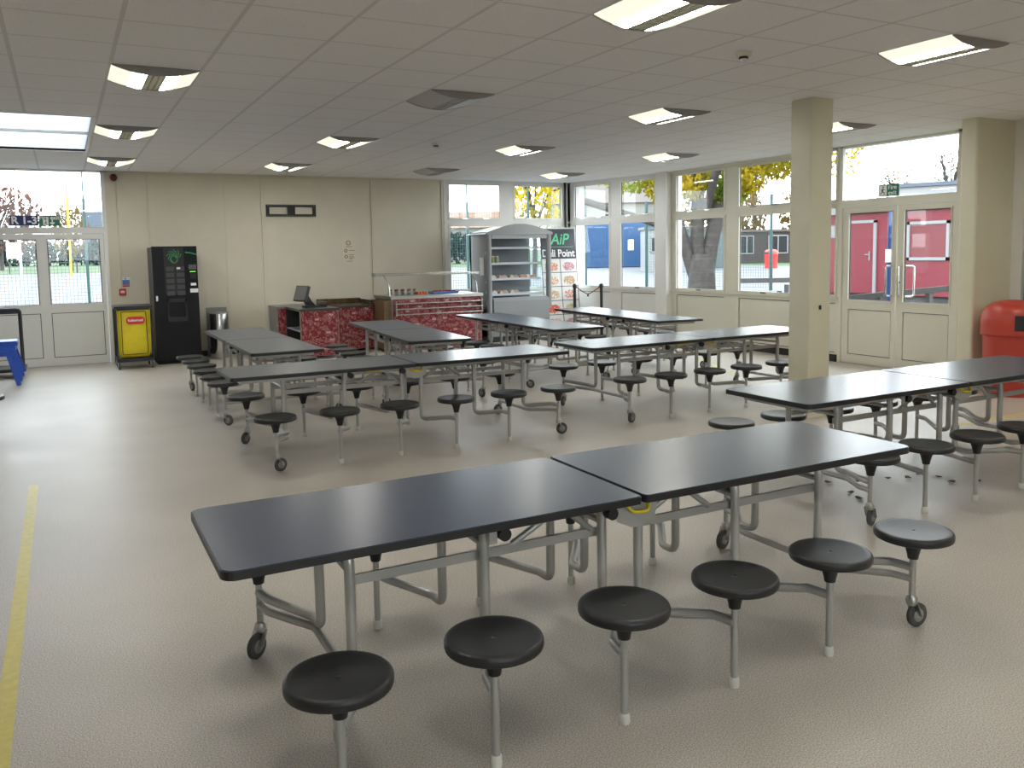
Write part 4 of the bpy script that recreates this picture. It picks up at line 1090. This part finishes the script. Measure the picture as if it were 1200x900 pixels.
for (c_, rd, n_, mt_, sd) in (((-.75, .35, 3.75), (1.0, 1.2, 1.05), 2600, 'leaf_y', 3), ((.55, -.30, 3.45), (.75, .8, .80), 1500, 'leaf_g', 4), ((1.25, -1.55, 4.15), (1.3, 1.1, .75), 2300, 'leaf_y', 5), ((.45, -1.25, 3.55), (.55, .6, .55), 700, 'leaf_y', 9),
                              ((-1.8, 1.3, 3.75), (.9, .9, .65), 600, 'leaf_g', 6), ((-2.7, 2.5, 4.2), (1.2, 1.0, .65), 500, 'leaf_g', 7), ((2.7, -2.5, 4.0), (.5, .5, .65), 160, 'leaf_y', 8), ((.2, .2, 5.9), (3.4, 3.4, 1.5), 2200, 'leaf_y', 10)):
    m_ = MB(); leaves(m_, c_, rd, n_, .085, sd, .05); m_.build('foliage', M[mt_], bt_)

tree('russet tree seen high through the fanlight of the left doors', -4.3, 79.5, 7.2, (3.4, 3, 3), M['leaf_r'], 900, .30)
tree('small yellow tree seen through the right leaf of the left doors', .9, 70.1, 5.2, (1.5, 1.5, 2.0), M['leaf_o'], 500, .2)
tree('yellow tree beyond the fence seen through the second back window', 21.0, 32.0, 5.9, (1.7, 1.6, 1.9), M['leaf_y'], 700, .17)
tree('orange tree behind the sage shed', 47.0, 49.0, 5.4, (2.4, 2.3, 2.0), M['leaf_o'], 700, .25)
tree('orange tree behind the left part of the dark brick house', 54.0, 52.6, 5.8, (2.2, 2.0, 2.4), M['leaf_o'], 700, .3)
tree('orange tree behind the right part of the dark brick house', 58.0, 49.4, 6.0, (2.2, 2.0, 2.4), M['leaf_o'], 600, .3)
tree('tall bare grey tree above the dark brick house', 60.5, 58.0, 10.4, (2.6, 2.6, 3.8), M['leaf_b'], 380, .14, bare=True)
tree('bare grey tree at the right of the window beside the column', 65.0, 56.3, 10.4, (2.6, 2.4, 3.8), M['leaf_b'], 380, .14, bare=True)
for (x, y, h, lab) in ((68.5, 48.0, 8.4, 'pale bare tree at the left end of the far row over the red cabin'), (72.0, 45.2, 9.6, 'pale bare tree second from the left in the far row over the red cabin'), (75.5, 42.8, 8.2, 'pale bare tree third from the left in the far row over the red cabin'), (79.0, 40.2, 9.8, 'pale bare tree at the right end of the far row over the red cabin')):
    tree(lab, x, y, h, (2.0, 1.9, 3.4), M['leaf_o'] if h < 9 else M['leaf_b'], 420, .17, bare=True)
def hedge(lab, a_, b_, z0, z1, seed):
    m_ = MB(); a_ = Vector(a_); b_ = Vector(b_); rnd = random.Random(seed); L = (b_ - a_).length
    n = int(L / 1.2)
    for k in range(n + 1):
        c_ = a_.lerp(b_, k / n); leaves(m_, (c_.x, c_.y, (z0 + z1) / 2), (1.4, 1.4, (z1 - z0) / 2 * rnd.uniform(.85, 1.15)), 150, .32, seed + k, .3)
    tag(m_.build('hedge', M['leaf_d']), lab, 'hedge')
hedge('dark blue-green hedge beyond the grass seen through the left doors', (-9, 100), (8, 92), 1.0, 3.7, 50)
hedge('dark blue-green hedge beyond the grass seen through the first back window', (27, 66), (34.5, 62.2), .6, 3.4, 90)

def bldg(name, lab, cat, a_, b_, depth, z0, z1, mat, roof=None, rh=0, windows=(), door=None, wm=None):
    """walls along the line a_-b_ (the face turned to the hall), roof ridge parallel to it"""
    a_ = Vector(a_); b_ = Vector(b_); d = b_ - a_; L = d.length; rz = math.atan2(d.y, d.x)
    t = thing(name, lab, cat, (a_.x, a_.y, z0), rz); H_ = z1 - z0
    MB().box(0, L, 0, depth, -.1, H_).build('wall', mat, t)
    if roof:
        m_ = MB()
        if rh: m_.prism([(-.3, H_ - .05), (depth + .3, H_ - .05), (depth / 2, H_ + rh)], -.3, L + .3, None, 'x')
        else: m_.box(-.12, L + .12, -.12, depth + .12, H_, H_ + .16)
        m_.build('roof', roof, t)
    for (x0, x1, za, zb) in windows:
        f_ = MB(); f_.box(x0, x1, -.05, 0, za, za + .07); f_.box(x0, x1, -.05, 0, zb - .07, zb); f_.box(x0, x0 + .07, -.05, 0, za, zb); f_.box(x1 - .07, x1, -.05, 0, za, zb); f_.box((x0 + x1) / 2 - .03, (x0 + x1) / 2 + .03, -.05, 0, za, zb)
        f_ = f_.build('window_frame', M['cabin_w'], t); MB().box(x0 + .05, x1 - .05, -.02, -.002, za + .05, zb - .05).build('pane', M['gloss'] if wm is None else wm, f_)
    return t
bldg('house', 'pale rendered house with a wide tiled roof seen above the blue container', 'house', (36.5, 56.5), (44.5, 52.0), 7, .8, 5.6, M['render'], M['roofg'], 2.4, ((1.5, 2.6, 2.6, 3.9), (4.4, 5.6, 2.6, 3.9)))
bldg('house', 'distant house with an orange roof low in the first back window', 'house', (33.5, 75), (39.5, 71.5), 6, .8, 4.2, M['render'], M['roofo'], 1.7)
bldg('building', 'blue-grey flat building at the right of the fanlight over the left doors', 'building', (2.4, 102.5), (5.6, 100.8), 8, .8, 7.0, M['bluegrey'])
ct = bldg('shipping_container', 'long blue storage container across the court', 'container', (31.2, 43.8), (35.7, 41.4), 2.4, .62, 3.45, M['cont'], None)
m_ = MB()
for k in range(34): m_.box(.08 + k * .15, .15 + k * .15, -.04, 0, .1, 2.7)
m_.build('ribs', M['cont'], ct); MB().box(3.25, 3.62, -.05, -.04, 1.0, 1.7).build('notice', M['print_w'], ct)
bldg('portable_cabin', 'small white cabin with one window at the right end of the blue container', 'cabin', (29.6, 34.3), (31.6, 33.2), 2.4, .45, 2.75, M['cabin_w'], M['shed'], 0, ((.25, .95, 1.0, 1.9),))
sd = bldg('shed', 'sage green shed between the big tree trunk and the brick house', 'shed', (33.6, 36.8), (36.6, 35.1), 3, .45, 2.75, M['shed'], M['roofg'], 0, ((1.9, 2.7, 1.0, 2.0),))
MB().box(.3, 1.1, -.04, 0, 0, 1.95).build('door', M['brick'], sd)
bldg('brick_house', 'low dark brick house with white windows seen beside the column', 'house', (41.5, 41.7), (49.5, 37.2), 6, .6, 2.75, M['brick'], M['roofg'], 0, ((1.5, 2.5, .6, 1.9), (3.5, 4.9, .6, 1.9), (6.2, 7.4, .6, 1.9)))
ob = thing('street_bin', 'red litter bin standing across the court by the brick house', 'bin', (37.3, 32.4, gz(37.3, 32.4)))
MB().lathe([(.36, 0), (.38, .75), (.40, .80)], 20).build('body', M['redsign'], ob); MB().lathe([(.40, .80), (.40, .95), (.28, 1.08), (.02, 1.12)], 20).build('hood', M['redsign'], ob)
MB().box(-.41, -.36, -.2, .2, .84, .95).build('opening', M['dark'], ob)
bldg('flat_roofed_building', 'long white flat-roofed building behind the red cabin', 'building', (31.6, 20.0), (37.0, 8.0), 8, .2, 4.05, M['cabin_w'], M['bluegrey'], 0)
# red cabin facing the double doors: local x runs along the face, local y goes back
rc = thing('red_cabin', 'red portable cabin with white door and window frames opposite the double doors', 'cabin', (20.0, 13.3, .26), R(-90))
MB().box(0, 9.0, .0, 3.2, .02, 2.25).build('wall', M['cabin'], rc)
MB().box(-.08, 9.08, -.08, 3.3, 2.25, 2.46).build('roof', M['cabin_w'], rc); MB().box(.1, 8.9, .1, 3.1, -.3, .02).build('plinth', M['timber'], rc)
dd = MB().box(1.25, 2.10, -.03, 0, .05, 1.98).build('door', M['cabin'], rc)
m_ = MB(); m_.box(1.18, 1.25, -.045, 0, .0, 2.05); m_.box(2.10, 2.19, -.045, 0, .0, 2.05); m_.box(1.18, 2.19, -.045, 0, 1.98, 2.06); m_.build('door_frame', M['cabin_w'], dd)
MB().box(1.97, 2.0, -.06, -.03, .95, 1.2).box(1.84, 2.0, -.07, -.055, 1.1, 1.125).build('door_handle', M['cabin_w'], dd)
m_ = MB(); x0, x1, za, zb = 3.15, 4.36, .95, 1.96
m_.box(x0, x1, -.05, 0, za, za + .08); m_.box(x0, x1, -.05, 0, zb - .08, zb); m_.box(x0, x0 + .08, -.05, 0, za, zb); m_.box(x1 - .08, x1, -.05, 0, za, zb)
wf_ = m_.build('window_frame', M['cabin_w'], rc); MB().box(x0 + .06, x1 - .06, -.02, -.004, za + .06, zb - .06).build('shutter', M['shutter'], wf_)
MB().box(.62, .78, -.02, 0, 1.6, 1.95).build('wall_plate', M['cabin_w'], rc)
# railing, posts and timber outside the doors
rl = thing('timber_rail', 'grey timber rail on posts outside the double doors', 'rail', (11.3, 4.6, 0))
MB().bar((0, 0, .78), (.95, -1.02, .93), .05, .09).bar((.95, -1.02, .93), (1.5, -2.2, .95), .05, .09).build('rail', M['timber'], rl)
for (x, y, h_) in ((.30, -.33, .80), (.78, -.84, .86), (1.3, -1.75, .9)): MB().box(x - .04, x + .04, y - .04, y + .04, 0, h_).build('rail_post', M['timber'], rl)
bp = thing('blue_post', 'slim blue post with a small pale label outside the left leaf of the cream doors', 'post', (11.5, 4.02, 0))
MB().tube([(0, 0, 0), (0, 0, 2.32)], .045, 14).build('pole', M['bluepost'], bp); MB().box(-.05, .05, -.05, -.044, 1.35, 1.55).box(-.05, -.044, -.05, .05, 1.35, 1.55).build('label_plate', M['print_w'], bp)
MB().lathe([(.05, 2.32), (.05, 2.36), (.02, 2.38)], 14).build('cap', M['print_w'], bp)
tr_ = thing('timber_barrier', 'low weathered timber barrier beside the big tree trunk', 'rail', (16.3, 12.95, gz(16.3, 12.95)))
MB().box(-.07, .07, -.07, .07, 0, .85).build('rail_post', M['timber'], tr_); MB().bar((0, 0, .66), (2.2, -1.3, .66), .07, .13).build('rail', M['timber'], tr_); MB().box(2.13, 2.27, -1.37, -1.23, 0, .8).build('rail_post', M['timber'], tr_)
pf = thing('picket_stub', 'short weathered picket fence end low at the right of the window beside the column', 'fence', (13.6, 8.35, gz(13.6, 8.35)))
for k in range(4): MB().bar((-.18 + .16 * k, .05 - .05 * k, 0), (-.18 + .16 * k, .05 - .05 * k, .55 + .13 * k), .09, .05).build('picket', M['timber'], pf)
MB().bar((-.25, .07, .38), (.45, -.13, .60), .05, .08).build('rail', M['timber'], pf)
gp = thing('goal_frame', 'low dark goal rail on the grass seen through the left doors', 'goal', (-3.2, 67.5, gz(-3.2, 67.5)))
MB().bar((0, 0, .75), (4.4, -2.2, .75), .07, .07).build('crossbar', M['dark'], gp)
for q in (0, 1): MB().box(4.4 * q - .04, 4.4 * q + .04, -2.2 * q - .04, -2.2 * q + .04, 0, .75).build('goal_post', M['dark'], gp)
yp = thing('yellow_pole', 'thin yellow pole on the court seen through the right leaf of the left doors', 'pole', (.74, 57.5, gz(.74, 57.5)))
MB().tube([(0, 0, 0), (0, 0, 6.0)], .06, 8).build('pole', M['yellow'], yp); MB().lathe([(.16, 0), (.16, .06), (.06, .1)], 10).build('base', M['yellow'], yp)
wp = thing('white_pole', 'white pole with a square board on the court behind the left door leaf', 'pole', (-2.1, 58.0, gz(-2.1, 58.0)))
MB().tube([(0, 0, 0), (0, 0, 8.0)], .07, 8).build('pole', M['print_w'], wp); MB().box(-.75, -.05, -.03, .03, 1.2, 2.2).build('board', M['print_w'], wp)
lp = thing('lamp_post', 'pale lamp post rising behind the red cabin', 'lamp post', (49.4, 32.4, gz(49.4, 32.4)))
MB().tube([(0, 0, 0), (0, 0, 10.5)], .10, 10).build('pole', M['cabin_w'], lp); MB().box(-.6, .6, -.1, .1, 10.5, 10.65).build('lamp_head', M['cabin_w'], lp)

# ------------------------------------------------------------------ light, camera, view
w = bpy.data.worlds.new('sky'); scn.world = w; w.use_nodes = True
nt = w.node_tree; nt.nodes.clear()
o_ = nt.nodes.new('ShaderNodeOutputWorld'); bgd = nt.nodes.new('ShaderNodeBackground')
tc = nt.nodes.new('ShaderNodeTexCoord'); sp = nt.nodes.new('ShaderNodeSeparateXYZ'); cr = nt.nodes.new('ShaderNodeValToRGB')
nt.links.new(tc.outputs['Generated'], sp.inputs[0]); nt.links.new(sp.outputs['Z'], cr.inputs[0])
cr.color_ramp.elements[0].position = .0; cr.color_ramp.elements[0].color = (.92, .95, 1.0, 1)
cr.color_ramp.elements[1].position = .8; cr.color_ramp.elements[1].color = (.80, .90, 1.0, 1)
nt.links.new(cr.outputs[0], bgd.inputs[0]); bgd.inputs[1].default_value = 5.2
nt.links.new(bgd.outputs[0], o_.inputs[0])

cd = bpy.data.cameras.new('camera'); cam = bpy.data.objects.new('camera', cd); COL.objects.link(cam)
FPX, PYC = 991.94, 386.516
yaw, pitch, roll = .486015, .0911708, -.0176587
F_ = Vector((math.sin(yaw) * math.cos(pitch), math.cos(yaw) * math.cos(pitch), -math.sin(pitch)))
R_ = Vector((math.cos(yaw), -math.sin(yaw), 0)); U_ = R_.cross(F_)
R2 = R_ * math.cos(roll) + U_ * math.sin(roll); U2 = -R_ * math.sin(roll) + U_ * math.cos(roll)
cam.matrix_world = Matrix(((R2.x, U2.x, -F_.x, .222), (R2.y, U2.y, -F_.y, -4.8134), (R2.z, U2.z, -F_.z, 1.603), (0, 0, 0, 1)))
cd.sensor_fit = 'HORIZONTAL'; cd.sensor_width = 36; cd.lens = 36 * FPX / 1200
cd.shift_y = (PYC - 450) / 1200; cd.clip_start = .05; cd.clip_end = 500
scn.camera = cam
vs_ = scn.view_settings
scn.display_settings.display_device = 'sRGB'
vs_.view_transform = 'Standard'; vs_.look = 'None'; vs_.gamma = 1; vs_.exposure = 0.82; vs_.use_curve_mapping = False
cy_ = scn.cycles
cy_.use_denoising = True; cy_.max_bounces = 10; cy_.diffuse_bounces = 6; cy_.glossy_bounces = 4; cy_.transmission_bounces = 6; cy_.transparent_max_bounces = 24
cy_.sample_clamp_indirect = 6.0; cy_.caustics_reflective = False; cy_.caustics_refractive = False
